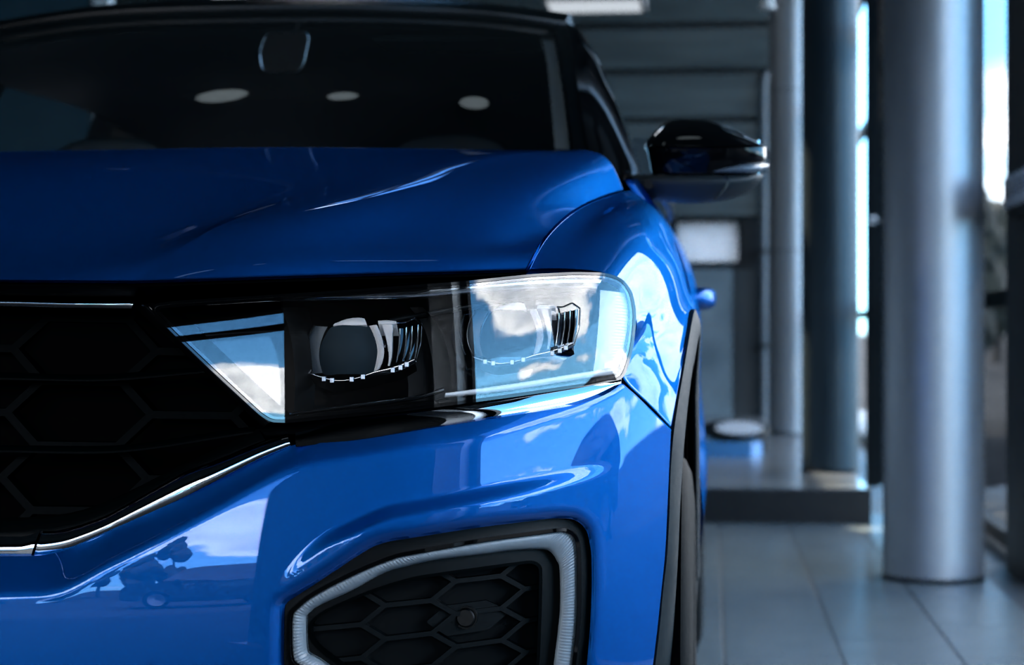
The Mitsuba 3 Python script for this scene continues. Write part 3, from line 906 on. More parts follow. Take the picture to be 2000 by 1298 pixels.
def projector(k, Y, dx, dz):
    """One projector: convex lens, chrome ring, tray, strut and five upright fins. Traced on the first one, dx and dz move it."""
    def P2(pts): return px_plane(pts, Y0P) + np.array([dx, dz])
    def P3(pts, yo=0.0):
        q = P2(pts); return np.stack([q[:, 0], np.full(len(q), Y + yo), q[:, 1]], 1)
    lens_o = P2(LENS1)
    dome(Polygon(soft(lens_o, 80, closed=True)), Y, 0.012, k + '__projector_lens', 'm_projector')
    # ring walls
    for nm, a, b, bs in (('ring', [(614, 636), (603, 660), (599, 682), (603, 706), (613, 729)], [(640, 638), (629, 662), (624, 684), (625, 708), (630, 728)], 'm_lamp_grey'),
                         ('ring_001', [(722, 636), (731, 655), (738, 682), (736, 704), (730, 728)], [(737, 634), (746, 655), (751, 682), (748, 702), (742, 720)], 'm_lamp_white')):
        AA, BB = soft(P3(a, -0.004), 60), soft(P3(b, -0.008), 60)
        if nm == 'ring': AA, BB = soft(P3(a, 0.002), 60), soft(P3(b, -0.001), 60)
        put(k + '__' + nm, ribbon(AA, BB, 60, 0.001, 0.004), bs, smooth=30)
    put(k + '__ring_edge', tube(soft(P3([(615, 634), (603, 658), (598, 682), (602, 708), (614, 731)], -0.002), 40), 0.0009, 6), 'm_chrome', smooth=40)
    # notches of the ring's inner face
    AA, BB = soft(P3([(733, 640), (741, 660), (747, 684), (745, 702), (738, 722)], -0.0088), 200), soft(P3([(738, 638), (746, 658), (752, 684), (750, 702), (743, 720)], -0.009), 200)
    nt = ((np.arange(200) / 200 * 26) % 1.0 > 0.5) * 0.002
    u = np.linspace(0, 1, 4)[None, :, None]
    GG = AA[:, None] * (1 - u) + BB[:, None] * u - np.array([0, 1, 0]) * nt[:, None, None]
    put(k + '__notched_arc', grid_mesh(GG, np.array([0, 0.004, 0])), 'm_lamp_white')
    arc = soft(P3([(592, 644), (587, 665), (585, 690), (589, 712), (594, 724)], 0.002), 24)
    put(k + '__dotted_arc', join(*[trimesh.creation.icosphere(1, 0.0008).apply_translation(p) for p in arc]), 'm_lamp_grey')
    # strut
    put(k + '__strut', ribbon(P3([(746, 634), (753, 655), (760, 690), (758, 714)], -0.004), P3([(768, 633), (768, 655), (767, 690), (762, 714)], -0.006), 30, 0.001, 0.006), 'm_lamp_white', smooth=30)
    # fins
    for i, x in enumerate((783, 794.5, 805, 816)):
        t = i * 2.5
        put(num(k + '__fin'), ribbon(P3([(x - 2.2, 642 - t), (x - 3.0, 672 - t), (x - 8.5, 708 - t)], -0.006 + 0.003 * i), P3([(x + 1.0, 641 - t), (x + 0.4, 672 - t), (x - 5.5, 707 - t)], -0.006 + 0.003 * i), 20, 0.0008, 0.018), 'm_chrome', smooth=30)
    put(k + '__fin_frame', tube(poly(P3([(770, 630), (790, 629), (808, 621), (824, 632), (822, 668), (812, 706), (790, 716)], 0.004), 60), 0.0010, 6), 'm_chrome', smooth=40)
    # tray
    put(k + '__tray', ribbon(P3([(610, 729), (640, 737), (664, 741), (705, 735), (735, 724), (764, 717), (812, 700)], -0.008), P3([(610, 733), (638, 746), (662, 751), (712, 742), (738, 735), (766, 730), (812, 709)], -0.006), 60, 0.002, 0.016, (0, -1, 0.6)), 'm_chrome', smooth=25)
    for cl in [box(*(lambda q: (q[0] - .0022, q[0] + .0022, Y - 0.012, Y - 0.004, q[1] - .0028, q[1] + .0028))(P2([(x, y)])[0]), 0.0006) for x, y in ((636, 739), (652, 742), (690, 740), (712, 735), (770, 722), (785, 717), (797, 711))]:
        put(num(k + '__tray_clip'), cl, 'm_satin')
    # top plates
    put(k + '__top_plate', ribbon(P3([(658, 630), (676, 623), (700, 620), (712, 622)], 0.0), P3([(652, 635), (676, 634.5), (700, 634.5), (718, 634)], -0.004), 24, 0.001, 0.02, (0, -1, 0.8)), 'm_lamp_white', smooth=30)
    put(k + '__top_plate_001', ribbon(P3([(738, 626), (756, 625), (774, 627)], 0.0), P3([(740, 632), (756, 632), (776, 632)], -0.004), 24, 0.001, 0.02, (0, -1, 0.8)), 'm_lamp_white', smooth=30)


LENS1 = [(650, 638), (700, 636), (722, 637), (731, 654), (738, 682), (737, 702), (730, 729), (700, 730), (660, 730), (630, 729), (624, 700), (627, 676), (636, 656)]
c1 = on([(680, 684)], FL, 0.0)[0]
Y0P = float(c1[1]) + 0.055
# thing > part > sub-part allows no deeper level, so the projectors' pieces are sub-parts of the headlight
def sub(prefix):
    return HL + '__' + prefix


def put_proj(tagname, Y, dx, dz):
    k = 'TMP'
    before = set(scene)
    projector(k, Y, dx, dz)
    for key in [q for q in scene if q not in before]:
        nm = key.split('__', 1)[1]
        base = nm.rstrip('0123456789').rstrip('_') if nm[-3:].isdigit() else nm
        scene[num(HL + '__' + base)] = scene.pop(key)
    for q in [q for q in _used if q.startswith('TMP')]: _used.pop(q)


put_proj('a', Y0P, 0, 0)
p1 = px_plane([(599, 636)], Y0P)[0]
c2 = on([(985, 655)], FL, 0.0)[0]
Y2P = float(c2[1]) + 0.050
p2 = px_plane([(913, 606)], Y2P)[0]
put_proj('b', Y2P, p2[0] - p1[0], p2[1] - p1[1])

# ------------------------------------------------------------------ fog lamp in the bumper pod
def FG(x, z):
    return F0(x, z) - 0.014


FO = [(590, 1181), (664, 1136), (757, 1095), (819, 1080), (943, 1058), (1075, 1040), (1108, 1040), (1122, 1053), (1127, 1100), (1126, 1206), (1117, 1296), (1102, 1370), (1062, 1400), (760, 1400), (690, 1370), (602, 1308), (573, 1280), (572, 1206)]
FI = [(607, 1193), (680, 1156), (772, 1111), (840, 1095), (974, 1078), (1054, 1072), (1076, 1078), (1087, 1094), (1093, 1120), (1092, 1206), (1082, 1290), (1070, 1345), (1040, 1370), (770, 1370), (708, 1345), (626, 1290), (599, 1268), (597, 1210)]


def closed_index(pts, n):
    p = np.asarray(pts, float)
    m = len(p)
    q = np.vstack([p[-3:], p, p[:4]])
    return Akima1DInterpolator(np.arange(-3, m + 4), q)(np.linspace(0, m, n, endpoint=False))


FK = 'car__fog_light'
labels[FK] = {'label': 'fog light unit in the bumper with a clear light ring round a black grille'}
O_, I_ = closed_index(FO, 1100), closed_index(FI, 1100)
fo3, fi3 = on(O_, FG, 0.026), on(I_, FG, 0.034)
L = np.concatenate([[0], np.cumsum(np.linalg.norm(np.diff(fo3, axis=0), axis=1))])
rip = 0.0011 * np.abs(np.sin(L / 0.0034 * math.pi))
put(FK + '__light_ring', (lambda m: m)(ring_band(fo3 + np.array([0, -1, 0]) * rip[:, None], fi3, 0, 0.005, 0.012)), 'm_lamp_ring', smooth=40)
labels[FK + '__light_ring'] = {'label': 'pale ribbed light ring'}
ring_o = Polygon(fo3[:, [0, 2]]).buffer(0)
sur = fog_pg.buffer(0.012).difference(ring_o.buffer(-0.002))
panel(sur, lambda x, z: FG(x, z) + 0.030, 0.006, 0.01, FK + '__surround', 'm_black')
rim_o = ring_o.buffer(0.0042).difference(ring_o.buffer(0.0008))
panel(rim_o, lambda x, z: FG(x, z) + 0.020, 0.006, 0.02, FK + '__bezel', 'm_gloss_black')
ring_i = Polygon(fi3[:, [0, 2]]).buffer(0)
MESH = [(617, 1205), (660, 1180), (741, 1147), (834, 1122), (940, 1107), (1030, 1095), (1050, 1098), (1058, 1110), (1057, 1190), (1054, 1270), (1040, 1330), (1020, 1345), (780, 1345), (715, 1325), (640, 1275), (618, 1255)]
mo = Polygon(soft(on(MESH, FG, 0.05)[:, [0, 2]], 160, closed=True)).buffer(0)
panel(ring_i.buffer(0.002).difference(mo), lambda x, z: FG(x, z) + 0.044, 0.006, 0.012, FK + '__inner_frame', 'm_black')
panel(mo.buffer(0.001).difference(mo.buffer(-0.0018)), lambda x, z: FG(x, z) + 0.040, 0.006, 0.012, FK + '__frame_bead', 'm_grille')
lat = hex_lattice(0.4, 0.9, 0.35, 0.75, 0.1315, 0.0335, 0.0048, 0.05, 0.33, 0.6835, 0.5185).intersection(mo)
gm = max(lat.geoms, key=lambda g: g.area) if lat.geom_type != 'Polygon' else lat
panel(gm, lambda x, z: FG(x, z) + 0.052, 0.010, 0.012, FK + '__honeycomb', 'm_mesh')
panel(mo.buffer(0.004), lambda x, z: FG(x, z) + 0.066, 0.02, 0.004, FK + '__back_plate', 'm_mesh_back')
sc_ = on([(909, 1206)], FG, 0.050)[0]
hexp = on([(838, 1214), (872, 1186), (948, 1176), (990, 1194), (952, 1226), (874, 1238)], FG, 0.055)[:, [0, 2]]
panel(Polygon(hexp).buffer(0.002), lambda x, z: FG(x, z) + 0.056, 0.008, 0.006, FK + '__sensor_plate', 'm_mesh')
sens = lathe([(0, 0.0), (0.0082, 0.0), (0.0096, -0.0015), (0.0096, -0.012), (0, -0.012)], 40)
Rm = np.array([[1, 0, 0], [0, 0, -1], [0, 1, 0.0]])
put(FK + '__sensor', frame(sens, Rm, sc_ + np.array([0, -0.002, 0])), 'm_black', smooth=30)
seat = lathe([(0.0100, 0.0), (0.0118, 0.0), (0.0118, -0.01), (0.0100, -0.01), (0.0100, 0.0)], 40)
put(FK + '__sensor_seat', frame(seat, Rm, sc_ + np.array([0, 0.0015, 0])), 'm_mesh', smooth=30)
# ------------------------------------------------------------------ greenhouse, side, wheels, mirror
def P(x, y, z): return np.array([x, y, z], float)


HDR = at_y([0, 180, 400, 700, 900, 1020, 1106], [52, 27, 16, 14, 22, 31, 45], [1.905, 1.885, 1.875, 1.885, 1.905, 1.93, 1.96])
HDR = np.vstack([[[-0.655, 1.96, 1.375], [-0.55, 1.93, 1.381]], HDR])
BOT = np.array([[-0.74, 1.30, 1.060], [-0.60, 1.235, 1.062], [-0.40, 1.17, 1.064], [-0.1, 1.13, 1.066], [0.2, 1.14, 1.066], [0.45, 1.185, 1.064], [0.62, 1.245, 1.062], [0.735, 1.31, 1.060]])
MID = [(spline(BOT, 60) * (1 - t) + spline(HDR, 60) * t) + np.array([0, -0.02, 0.02]) * math.sin(math.pi * t) for t in np.linspace(0, 1, 6)]
WS = loft([m[np.linspace(0, 59, 12).astype(int)] for m in MID], 80, 60)
put('car__windshield', grid_mesh(WS, None), 'm_glass', smooth=True)
labels['car__windshield'] = {'label': 'raked windshield reflecting the showroom ceiling'}


def ws(u, t):
    """A point of the windshield: u across (0 left, 1 right), t up."""
    i, j = min(max(t, 0), 1) * (WS.shape[0] - 1), min(max(u, 0), 1) * (WS.shape[1] - 1)
    i0, j0 = min(int(i), WS.shape[0] - 2), min(int(j), WS.shape[1] - 2)
    a, b = i - i0, j - j0
    return (WS[i0, j0] * (1 - a) + WS[i0 + 1, j0] * a) * (1 - b) + (WS[i0, j0 + 1] * (1 - a) + WS[i0 + 1, j0 + 1] * a) * b


def band(ua, ub, ta, tb, lift, n=30, m=8):
    G = np.array([[ws(u, t) + np.array([0, lift, -lift]) for u in np.linspace(ua, ub, n)] for t in np.linspace(ta, tb, m)])
    return grid_mesh(G, np.array([0, 0.003, -0.002]))


put('car__windshield__black_border', join(band(0, 1, 0.955, 1.0, 0.003, 60, 4), band(0.984, 1, 0, 0.955, 0.003, 6, 30), band(0, 0.045, 0, 0.955, 0.003, 6, 30), band(0.045, 0.955, 0.0, 0.07, 0.003, 60, 4)), 'm_black', smooth=30)
# cowl and wipers behind the hood
cowl = loft([np.stack([np.linspace(-.74, .735, 12), np.interp(np.linspace(-.74, .735, 12), BOT[:, 0], BOT[:, 1]) + d, np.full(12, z)], 1) for d, z in ((-0.13, 1.03), (-0.06, 1.045), (0.02, 1.055))], 60, 8)
put('car__cowl', grid_mesh(cowl, np.array([0, 0, -0.02])), 'm_black_matte', smooth=30)

# roof
RX = np.array([-0.655, -0.5, -0.25, 0, 0.25, 0.5, 0.65])
def roof_row(y, z, crown, w=1.0):
    return np.array([[x * w, y + 0.10 * (x / 0.65) ** 2 * max(0, 1 - (y - 1.86) / 0.8), z - crown * (x / 0.65) ** 2] for x in RX])
hd = spline(HDR, 30)
def hz(x): return np.interp(x, hd[:, 0], hd[:, 2])
def hy(x): return np.interp(x, hd[:, 0], hd[:, 1])
r0 = np.array([[x, hy(x) - 0.005, hz(x) + 0.002] for x in RX])
r1 = np.array([[x, hy(x) + 0.02, hz(x) + 0.012] for x in RX])
rows = [r0, r1, roof_row(2.35, 1.452, 0.040, 0.985), roof_row(2.9, 1.462, 0.045, 0.97), roof_row(3.5, 1.425, 0.05, 0.93), roof_row(3.95, 1.35, 0.05, 0.88)]
Gr = loft(rows, 50, 50)
put('car__roof', grid_mesh(Gr, np.array([0, 0, -0.03])), 'm_roof', smooth=40)
put('car__roof__lining', grid_mesh(Gr[2:-1, 1:-1] + np.array([0, 0.01, -0.045]), np.array([0, 0, -0.01])), 'm_interior', smooth=40)
for s in (1, -1):
    rail = np.array([[s * 0.585, y, z] for y, z in ((2.10, 1.405), (2.16, 1.44), (2.5, 1.455), (3.1, 1.458), (3.6, 1.43), (3.68, 1.40))])
    put(num('car__roof__rail'), tube(soft(rail, 40), 0.013, 10), 'm_black', smooth=40)

# side of the cabin and A pillar, right side of the picture
SEC = np.array([[0.815, 1.045], [0.800, 1.085], [0.768, 1.18], [0.722, 1.30], [0.675, 1.385], [0.640, 1.402]])
def sec(t):
    s = np.linspace(0, 1, len(SEC))
    return np.stack([np.interp(t, s, SEC[:, 0]), np.interp(t, s, SEC[:, 1])], -1)
apy = [1.42, 1.50, 1.66, 1.86, 2.02, 2.06]
for s, nm in ((1, ''), (-1, '_001')):
    if s == 1:
        Gs = np.array([[[SEC[i, 0] - 0.012 * ((y - 2.6) / 1.3) ** 2, apy[i] + (3.85 - 0.35 * i / 5 - apy[i]) * v, SEC[i, 1]] for v in np.linspace(0, 1, 24) for y in [apy[i] + (3.85 - apy[i]) * v]] for i in range(6)])
        Gs = loft(list(Gs), 60, 30, across='akima')
        put('car__side_window', grid_mesh(Gs, np.array([-0.006, 0, 0])), 'm_gloss_black', smooth=True)
        labels['car__side_window'] = {'label': 'dark tinted side glass behind the mirror'}
    wl = np.array([ws(1.0, t) for t in np.linspace(0, 1, 6)])
    ap = np.array([[SEC[i, 0], apy[i], SEC[i, 1]] for i in range(6)])
    wl[0] = (0.745, 1.29, 1.045)
    A_, B_ = wl.copy(), ap.copy()
    A_[:, 0] *= s; B_[:, 0] *= s
    put('car__roof_pillar' + nm, ribbon(A_, B_, 40, 0.010, 0.05, (s * 0.55, -0.8, 0.2)), 'm_gloss_black', smooth=40)
# trim between glass and door
put('car__window_trim', tube(np.array([[0.822, 1.36, 1.052], [0.832, 1.7, 1.062], [0.836, 2.4, 1.075], [0.82, 3.2, 1.10], [0.78, 3.8, 1.13]]), 0.008, 8), 'm_black', smooth=40)

# doors and rear flank
DS = np.array([[0.808, 1.052], [0.838, 1.008], [0.866, 0.955], [0.884, 0.900], [0.893, 0.83], [0.893, 0.76], [0.893, 0.68], [0.902, 0.60], [0.907, 0.54], [0.898, 0.47], [0.876, 0.415]])
def dside(y, w=1.0, lift=0.0):
    return np.stack([DS[:, 0] * w, np.full(len(DS), y), DS[:, 1] + lift * (DS[:, 1] - 0.4) / 0.65], 1)
rows = [dside(1.262), dside(1.5, 1.0, .004), dside(1.9, 1.003, .01), dside(2.4, 1.004, .02), dside(2.9, 1.0, .035), dside(3.4, .99, .05), dside(3.9, .95, .07)]
Gd_ = loft(rows, 70, 90)
put('car__door', grid_mesh(Gd_[:42], np.array([-0.02, 0, 0])), 'm_paint', smooth=True)
put('car__rear_flank', grid_mesh(Gd_[42:] + np.array([0, 0.006, 0]), np.array([-0.02, 0, 0])), 'm_paint', smooth=True)
labels['car__rear_flank'] = {'label': 'blue rear door and flank'}
sill = loft([np.array([[0.878, y, 0.418], [0.893, y, 0.38], [0.885, y, 0.32], [0.85, y, 0.25], [0.80, y, 0.23]]) for y in (1.25, 1.9, 2.6, 3.05)], 30, 30)
put('car__sill', grid_mesh(sill, np.array([-0.01, 0, 0.01])), 'm_cladding', smooth=True)
labels['car__sill'] = {'label': 'grey plastic sill cladding'}
# door handle
hp = at_y([1348, 1362, 1378, 1389], [582, 574, 577, 584], [2.10, 2.14, 2.2, 2.25])
hc = P(0.898, 2.17, 0.886)
hm = trimesh.creation.icosphere(3); 
vv = np.array(hm.vertices); vv = np.sign(vv) * np.abs(vv) ** 0.6; vv *= np.array([0.030, 0.12, 0.021]); vv[:, 0] -= 0.9 * (vv[:, 1] / 0.10) ** 2 * 0.012
hm = trimesh.Trimesh(vv + hc, hm.faces, process=False)
put('car__door__handle', hm, 'm_paint', smooth=True)
for y in (2.09, 2.25): put(num('car__door__handle_mount'), box(0.868, 0.898, y - .01, y + .01, 0.876, 0.898, 0.003), 'm_black')
labels['car__door__handle'] = {'label': 'blue door handle'}

# wheel arch: plastic lip, liner
AC = (0.845, 0.335)
LIP_A = tr([[(1356, 606, .84), (1346, 642, .70), (1336, 700, .605), (1327, 752, .545), (1319, 800, .503), (1313, 842, .476), (1307, 910, .455), (1304, 1000, .440), (1299, 1090, .430), (1292, 1150, .425), (1284, 1235, .418), (1276, 1300, .413), (1262, 1400, .408)]])[0]
LIP_B = tr([[(1366, 655, .85), (1356, 706, .745), (1350, 738, .68), (1343, 792, .605), (1339, 835, .565), (1335, 883, .535), (1331, 946, .510), (1328, 1000, .495), (1325, 1070, .485), (1320, 1158, .475), (1315, 1235, .468), (1310, 1300, .462), (1298, 1400, .458)]])[0]
back_a = [[0.900, AC[0] + 0.475 * math.sin(t), AC[1] + 0.475 * math.cos(t)] for t in np.radians([75, 60, 42, 22])]
back_b = [[0.898, AC[0] + 0.425 * math.sin(t), AC[1] + 0.425 * math.cos(t)] for t in np.radians([75, 60, 42, 22])]
put('car__wheel_arch_trim', ribbon(np.vstack([back_a, LIP_A + [0.002, 0, 0]]), np.vstack([back_b, LIP_B]), 160, 0.004, 0.02, (0.85, -0.5, 0)), 'm_cladding', smooth=40)
labels['car__wheel_arch_trim'] = {'label': 'grey plastic wheel arch trim'}
full_b = np.vstack([back_b, LIP_B])
th = np.radians(np.linspace(-115, 115, 60))
liner = np.array([[[x, AC[0] + 0.40 * math.sin(t), AC[1] + 0.40 * math.cos(t)] for t in th] for x in (0.885, 0.80, 0.55)])
put('car__wheel_arch_liner', grid_mesh(liner, 0.004), 'm_black_matte', smooth=40)
lin2 = loft([soft(full_b, 60) + np.array([-0.004, 0.0, 0]), soft(full_b, 60) + np.array([-0.12, 0.02, 0.01])], 60, 4)
put('car__wheel_arch_liner_001', grid_mesh(lin2, np.array([0, 0.003, 0.003])), 'm_black_matte', smooth=40)


def wheel(k, y):
    xo, r = 0.888, 0.335
    prof = np.array([[0.235, 0.0], [0.240, 0.006], [0.262, 0.010], [0.300, 0.006], [0.318, -0.002], [0.329, -0.016], [0.334, -0.040], [0.335, -0.100], [0.334, -0.170], [0.329, -0.194], [0.30, -0.21], [0.24, -0.205], [0.235, -0.19], [0.235, 0.0]])
    n = 96
    ti = lathe(prof, n)
    R = np.array([[0, 0, 1], [1, 0, 0], [0, 1, 0.0]])
    put(k + '__tire', frame(ti, R, (xo, y, r)), 'm_tire', smooth=35)
    # tread blocks
    bl = []
    for i in range(60):
        a = 2 * math.pi * (i + 0.5) / 60
        for x0, x1 in ((-0.030, 0.0), (-0.070, -0.038), (-0.120, -0.078), (-0.165, -0.128)):
            b = box(x0 + 0.0 - 0.004, x1 - 0.006, -0.0145, 0.0145, -0.006, 0.004 if x1 < -0.01 else 0.0015, 0.0015)
            M = np.eye(4)
            c_, s_ = math.cos(a), math.sin(a)
            M[:3, :3] = np.array([[1, 0, 0], [0, c_, s_], [0, -s_, c_]])
            b.apply_translation([0, 0, 0.333]); b.apply_transform(M); b.apply_translation([xo, y, r])
            bl.append(b)
    put(k + '__tread', join(*bl), 'm_tire')
    labels[k + '__tread'] = {'label': 'tread blocks of the tyre', 'kind': 'stuff'}
    hub = lathe([(0, -0.05), (0.03, -0.045), (0.035, -0.06), (0.235, -0.02), (0.236, 0.0), (0.226, -0.004), (0.22, -0.05), (0.235, -0.19), (0.20, -0.19), (0.05, -0.1), (0, -0.1)], 64)
    put(k + '__rim', frame(hub, R, (xo, y, r)), 'm_satin', smooth=30)
    sp = []
    for i in range(5):
        a = 2 * math.pi * i / 5
        b = box(-0.045, -0.015, -0.025, 0.025, 0.03, 0.228, 0.004)
        M = np.eye(4); c_, s_ = math.cos(a), math.sin(a)
        M[:3, :3] = np.array([[1, 0, 0], [0, c_, s_], [0, -s_, c_]])
        b.apply_transform(M); b.apply_translation([xo, y, r]); sp.append(b)
    for b in sp: put(num(k + '__spoke'), b, 'm_satin')


wheel('car__wheel', 0.845)
wheel('car__wheel_001', 3.44)
# ------------------------------------------------------------------ door mirror
MK = 'car__side_mirror'
labels[MK] = {'label': 'black door mirror with a clear turn signal on a grey foot'}
bx_ = 1.54
F_ = tr([
    [(1274, 337, 1.40), (1300, 338, 1.350), (1340, 339, 1.338), (1420, 339, 1.338), (1466, 337, 1.36), (1484, 334, 1.41)],
    [(1268, 312, 1.40), (1296, 312, 1.338), (1340, 312, 1.328), (1425, 312, 1.328), (1474, 310, 1.35), (1497, 310, 1.42)],
    [(1263, 286, 1.40), (1296, 288, 1.335), (1340, 289, 1.325), (1430, 288, 1.325), (1476, 286, 1.35), (1498, 288, 1.42)],
])
T_ = tr([
    [(1263, 285, 1.40), (1296, 287, 1.337), (1340, 288, 1.327), (1430, 287, 1.327), (1476, 285, 1.352), (1498, 288, 1.42)],
    [(1262, 280, 1.425), (1292, 268, 1.372), (1340, 266, 1.362), (1425, 268, 1.362), (1470, 276, 1.385), (1498, 290, 1.445)],
    [(1262, 277, 1.455), (1286, 254, 1.425), (1330, 244, 1.415), (1400, 248, 1.415), (1450, 264, 1.430), (1498, 292, 1.475)],
    [(1264, 276, 1.50), (1288, 247, 1.49), (1328, 232, 1.48), (1394, 239, 1.48), (1445, 258, 1.49), (1496, 294, 1.51)],
    [(1270, 284, bx_), (1292, 256, bx_), (1328, 244, bx_), (1394, 250, bx_), (1442, 268, bx_), (1486, 300, bx_)],
])
def close_rows(rows):
    return [np.vstack([[r[0] + np.array([0.008, bx_ - r[0][1], 0])], r, [r[-1] + np.array([-0.006, bx_ - r[-1][1], 0])]]) for r in rows]
gf, gt = loft(close_rows(F_), 70, 24), loft([np.vstack([[r[0] + np.array([0.008, bx_ + .01 - r[0][1], 0])], r, [r[-1] + np.array([-0.006, bx_ + .01 - r[-1][1], 0])]]) for r in T_], 70, 40)
put(MK + '__housing', grid_mesh(gf, np.array([0, 0.004, 0])), 'm_mirror_black', smooth=True)
put(MK + '__cap', grid_mesh(gt, np.array([0, 0.004, -0.003])), 'm_gloss_black', smooth=True)
gl = np.array([gf[i][[0, -1]] for i in range(24)])
put(MK + '__mirror_glass', box(float(gf[..., 0].min()) + .01, float(gf[..., 0].max()) - .01, bx_ - 0.012, bx_ - 0.006, float(gf[..., 2].min()) + 0.004, float(gt[..., 2].max()) - 0.03, 0.002), 'm_chrome')
sg = [[(1392, 334, 1.333), (1430, 325, 1.331), (1470, 319, 1.345), (1492, 318, 1.385), (1501, 319, 1.43)], [(1396, 337, 1.335), (1430, 337, 1.333), (1470, 337, 1.345), (1488, 335, 1.385), (1498, 331, 1.43)]]
a_, b_ = tr(sg)
put(MK + '__turn_signal', ribbon(a_, b_, 40, 0.006, 0.006, (0.35, -1, 0)), 'm_lamp_white2', smooth=40)
labels[MK + '__turn_signal'] = {'label': 'clear turn signal strip'}
bs = tr([
    [(1232, 341, 1.40), (1300, 341, 1.36), (1366, 341, 1.345), (1420, 341, 1.345), (1470, 340, 1.37), (1488, 340, 1.43)],
    [(1238, 352, 1.385), (1300, 352, 1.345), (1366, 352, 1.330), (1420, 352, 1.330), (1466, 349, 1.36), (1487, 347, 1.43)],
    [(1246, 372, 1.40), (1300, 374, 1.36), (1366, 376, 1.345), (1420, 373, 1.35), (1458, 366, 1.375), (1480, 357, 1.43)],
    [(1256, 386, 1.46), (1300, 389, 1.43), (1366, 391, 1.42), (1420, 384, 1.42), (1452, 376, 1.43), (1470, 366, 1.46)],
])
gb = loft(bs, 80, 30)
cut = 46
put(MK + '__foot', grid_mesh(gb[:, :cut], np.array([0, 0.05, 0.0])), 'm_foot', smooth=40)
put(MK + '__foot_cover', grid_mesh(gb[:, cut:] + np.array([0.0012, 0, 0]), np.array([0, 0.05, 0.0])), 'm_foot', smooth=40)
labels[MK + '__foot'] = {'label': 'satin dark grey mirror foot'}

# ------------------------------------------------------------------ cabin
dash = loft([np.array([[x, y, z + 0.025 * math.exp(-((x - 0.36) / 0.2) ** 2) * (y > 1.5)] for x in np.linspace(-0.7, 0.7, 12)]) for y, z in ((1.28, 1.03), (1.45, 1.055), (1.65, 1.06), (1.78, 1.03), (1.80, 0.9))], 50, 24)
put('car__dashboard', grid_mesh(dash, np.array([0, 0, -0.02])), 'm_interior', smooth=40)
hump = trimesh.creation.icosphere(3); hump.apply_scale([0.15, 0.10, 0.05]); hump.apply_translation([0.13, 1.55, 1.075])
put('car__dashboard__screen_hood', hump, 'm_interior', smooth=True)


def seat_mesh(x, y, z0, w):
    back = loft([np.array([[x + w * a, y + yo + 0.03 * (1 - abs(a)) * -1, z] for a in (-1, -0.85, -0.4, 0, 0.4, 0.85, 1)]) for yo, z in ((0, z0), (0.02, z0 + 0.25), (0.07, z0 + 0.5), (0.10, z0 + 0.62))], 24, 20)
    return grid_mesh(back, np.array([0, 0.10, 0.0]))


for x in (-0.37, 0.37):
    k = num('car__seat')
    put(k + '__backrest', seat_mesh(x, 2.35, 0.46, 0.25), 'm_interior', smooth=40)
    hr = trimesh.creation.icosphere(3); vv = np.array(hr.vertices); vv = np.sign(vv) * np.abs(vv) ** 0.7
    put(k + '__headrest', trimesh.Trimesh(vv * np.array([0.13, 0.05, 0.085]) + P(x, 2.47, 1.155), hr.faces), 'm_interior', smooth=True)
    for s in (-1, 1): put(num(k + '__headrest_post'), tube(np.array([[x + s * 0.06, 2.465, 1.04], [x + s * 0.06, 2.47, 1.12]]), 0.006, 8), 'm_satin')
# pale lining of the right windshield pillar, seen through the glass
la = at_y([1030, 1052, 1070, 1078, 1084], [58, 66, 140, 220, 292], [2.02, 2.0, 1.85, 1.66, 1.48]); lb = at_y([1074, 1092, 1108, 1112, 1112], [56, 66, 150, 230, 292], [2.03, 2.0, 1.84, 1.65, 1.48])
put('car__pillar_lining', ribbon(la, lb, 40, 0.004, 0.02), 'm_trim_light', smooth=40)
labels['car__pillar_lining'] = {'label': 'pale grey pillar lining behind the windshield'}
put('car__sun_visor', box(0.28, 0.60, 1.99, 2.16, 1.372, 1.385, 0.005), 'm_interior')
# far side of the cabin: door, pillars, tailgate with its window
put('car__door_001', box(-0.86, -0.80, 1.30, 2.45, 0.35, 1.07, 0.02), 'm_paint')
put('car__rear_flank_001', box(-0.86, -0.80, 2.46, 3.95, 0.35, 1.10, 0.02), 'm_paint')
def slab(a, b, wy, wx=0.04):
    a, b = np.asarray(a), np.asarray(b)
    v = []
    for p in (a, b):
        for dx, dy in ((-wx / 2, -wy / 2), (wx / 2, -wy / 2), (wx / 2, wy / 2), (-wx / 2, wy / 2)): v.append(p + [dx, dy, 0])
    return trimesh.convex.convex_hull(np.array(v))
put('car__centre_pillar', slab((-0.80, 2.42, 1.05), (-0.62, 2.50, 1.42), 0.10), 'm_interior')
put('car__rear_pillar', slab((-0.80, 3.62, 1.05), (-0.60, 3.45, 1.41), 0.42, 0.06), 'm_lining2')
put('car__rear_pillar_001', slab((-0.76, 3.98, 1.05), (-0.66, 3.86, 1.36), 0.10, 0.06), 'm_lining2')
put('car__tailgate', join(box(-0.80, 0.80, 3.96, 4.02, 0.4, 1.06, 0.02), box(-0.15, 0.80, 3.95, 3.99, 1.05, 1.37, 0.01)), 'm_interior')
put('car__rear_seat', box(-0.6, 0.66, 3.15, 3.32, 0.5, 1.12, 0.05), 'm_interior')
put('car__floor_pan', box(-0.80, 0.84, 0.35, 3.95, 0.22, 0.30), 'm_black_matte')
put('car__firewall', box(-0.78, 0.66, 1.24, 1.27, 0.3, 1.03), 'm_black_matte')
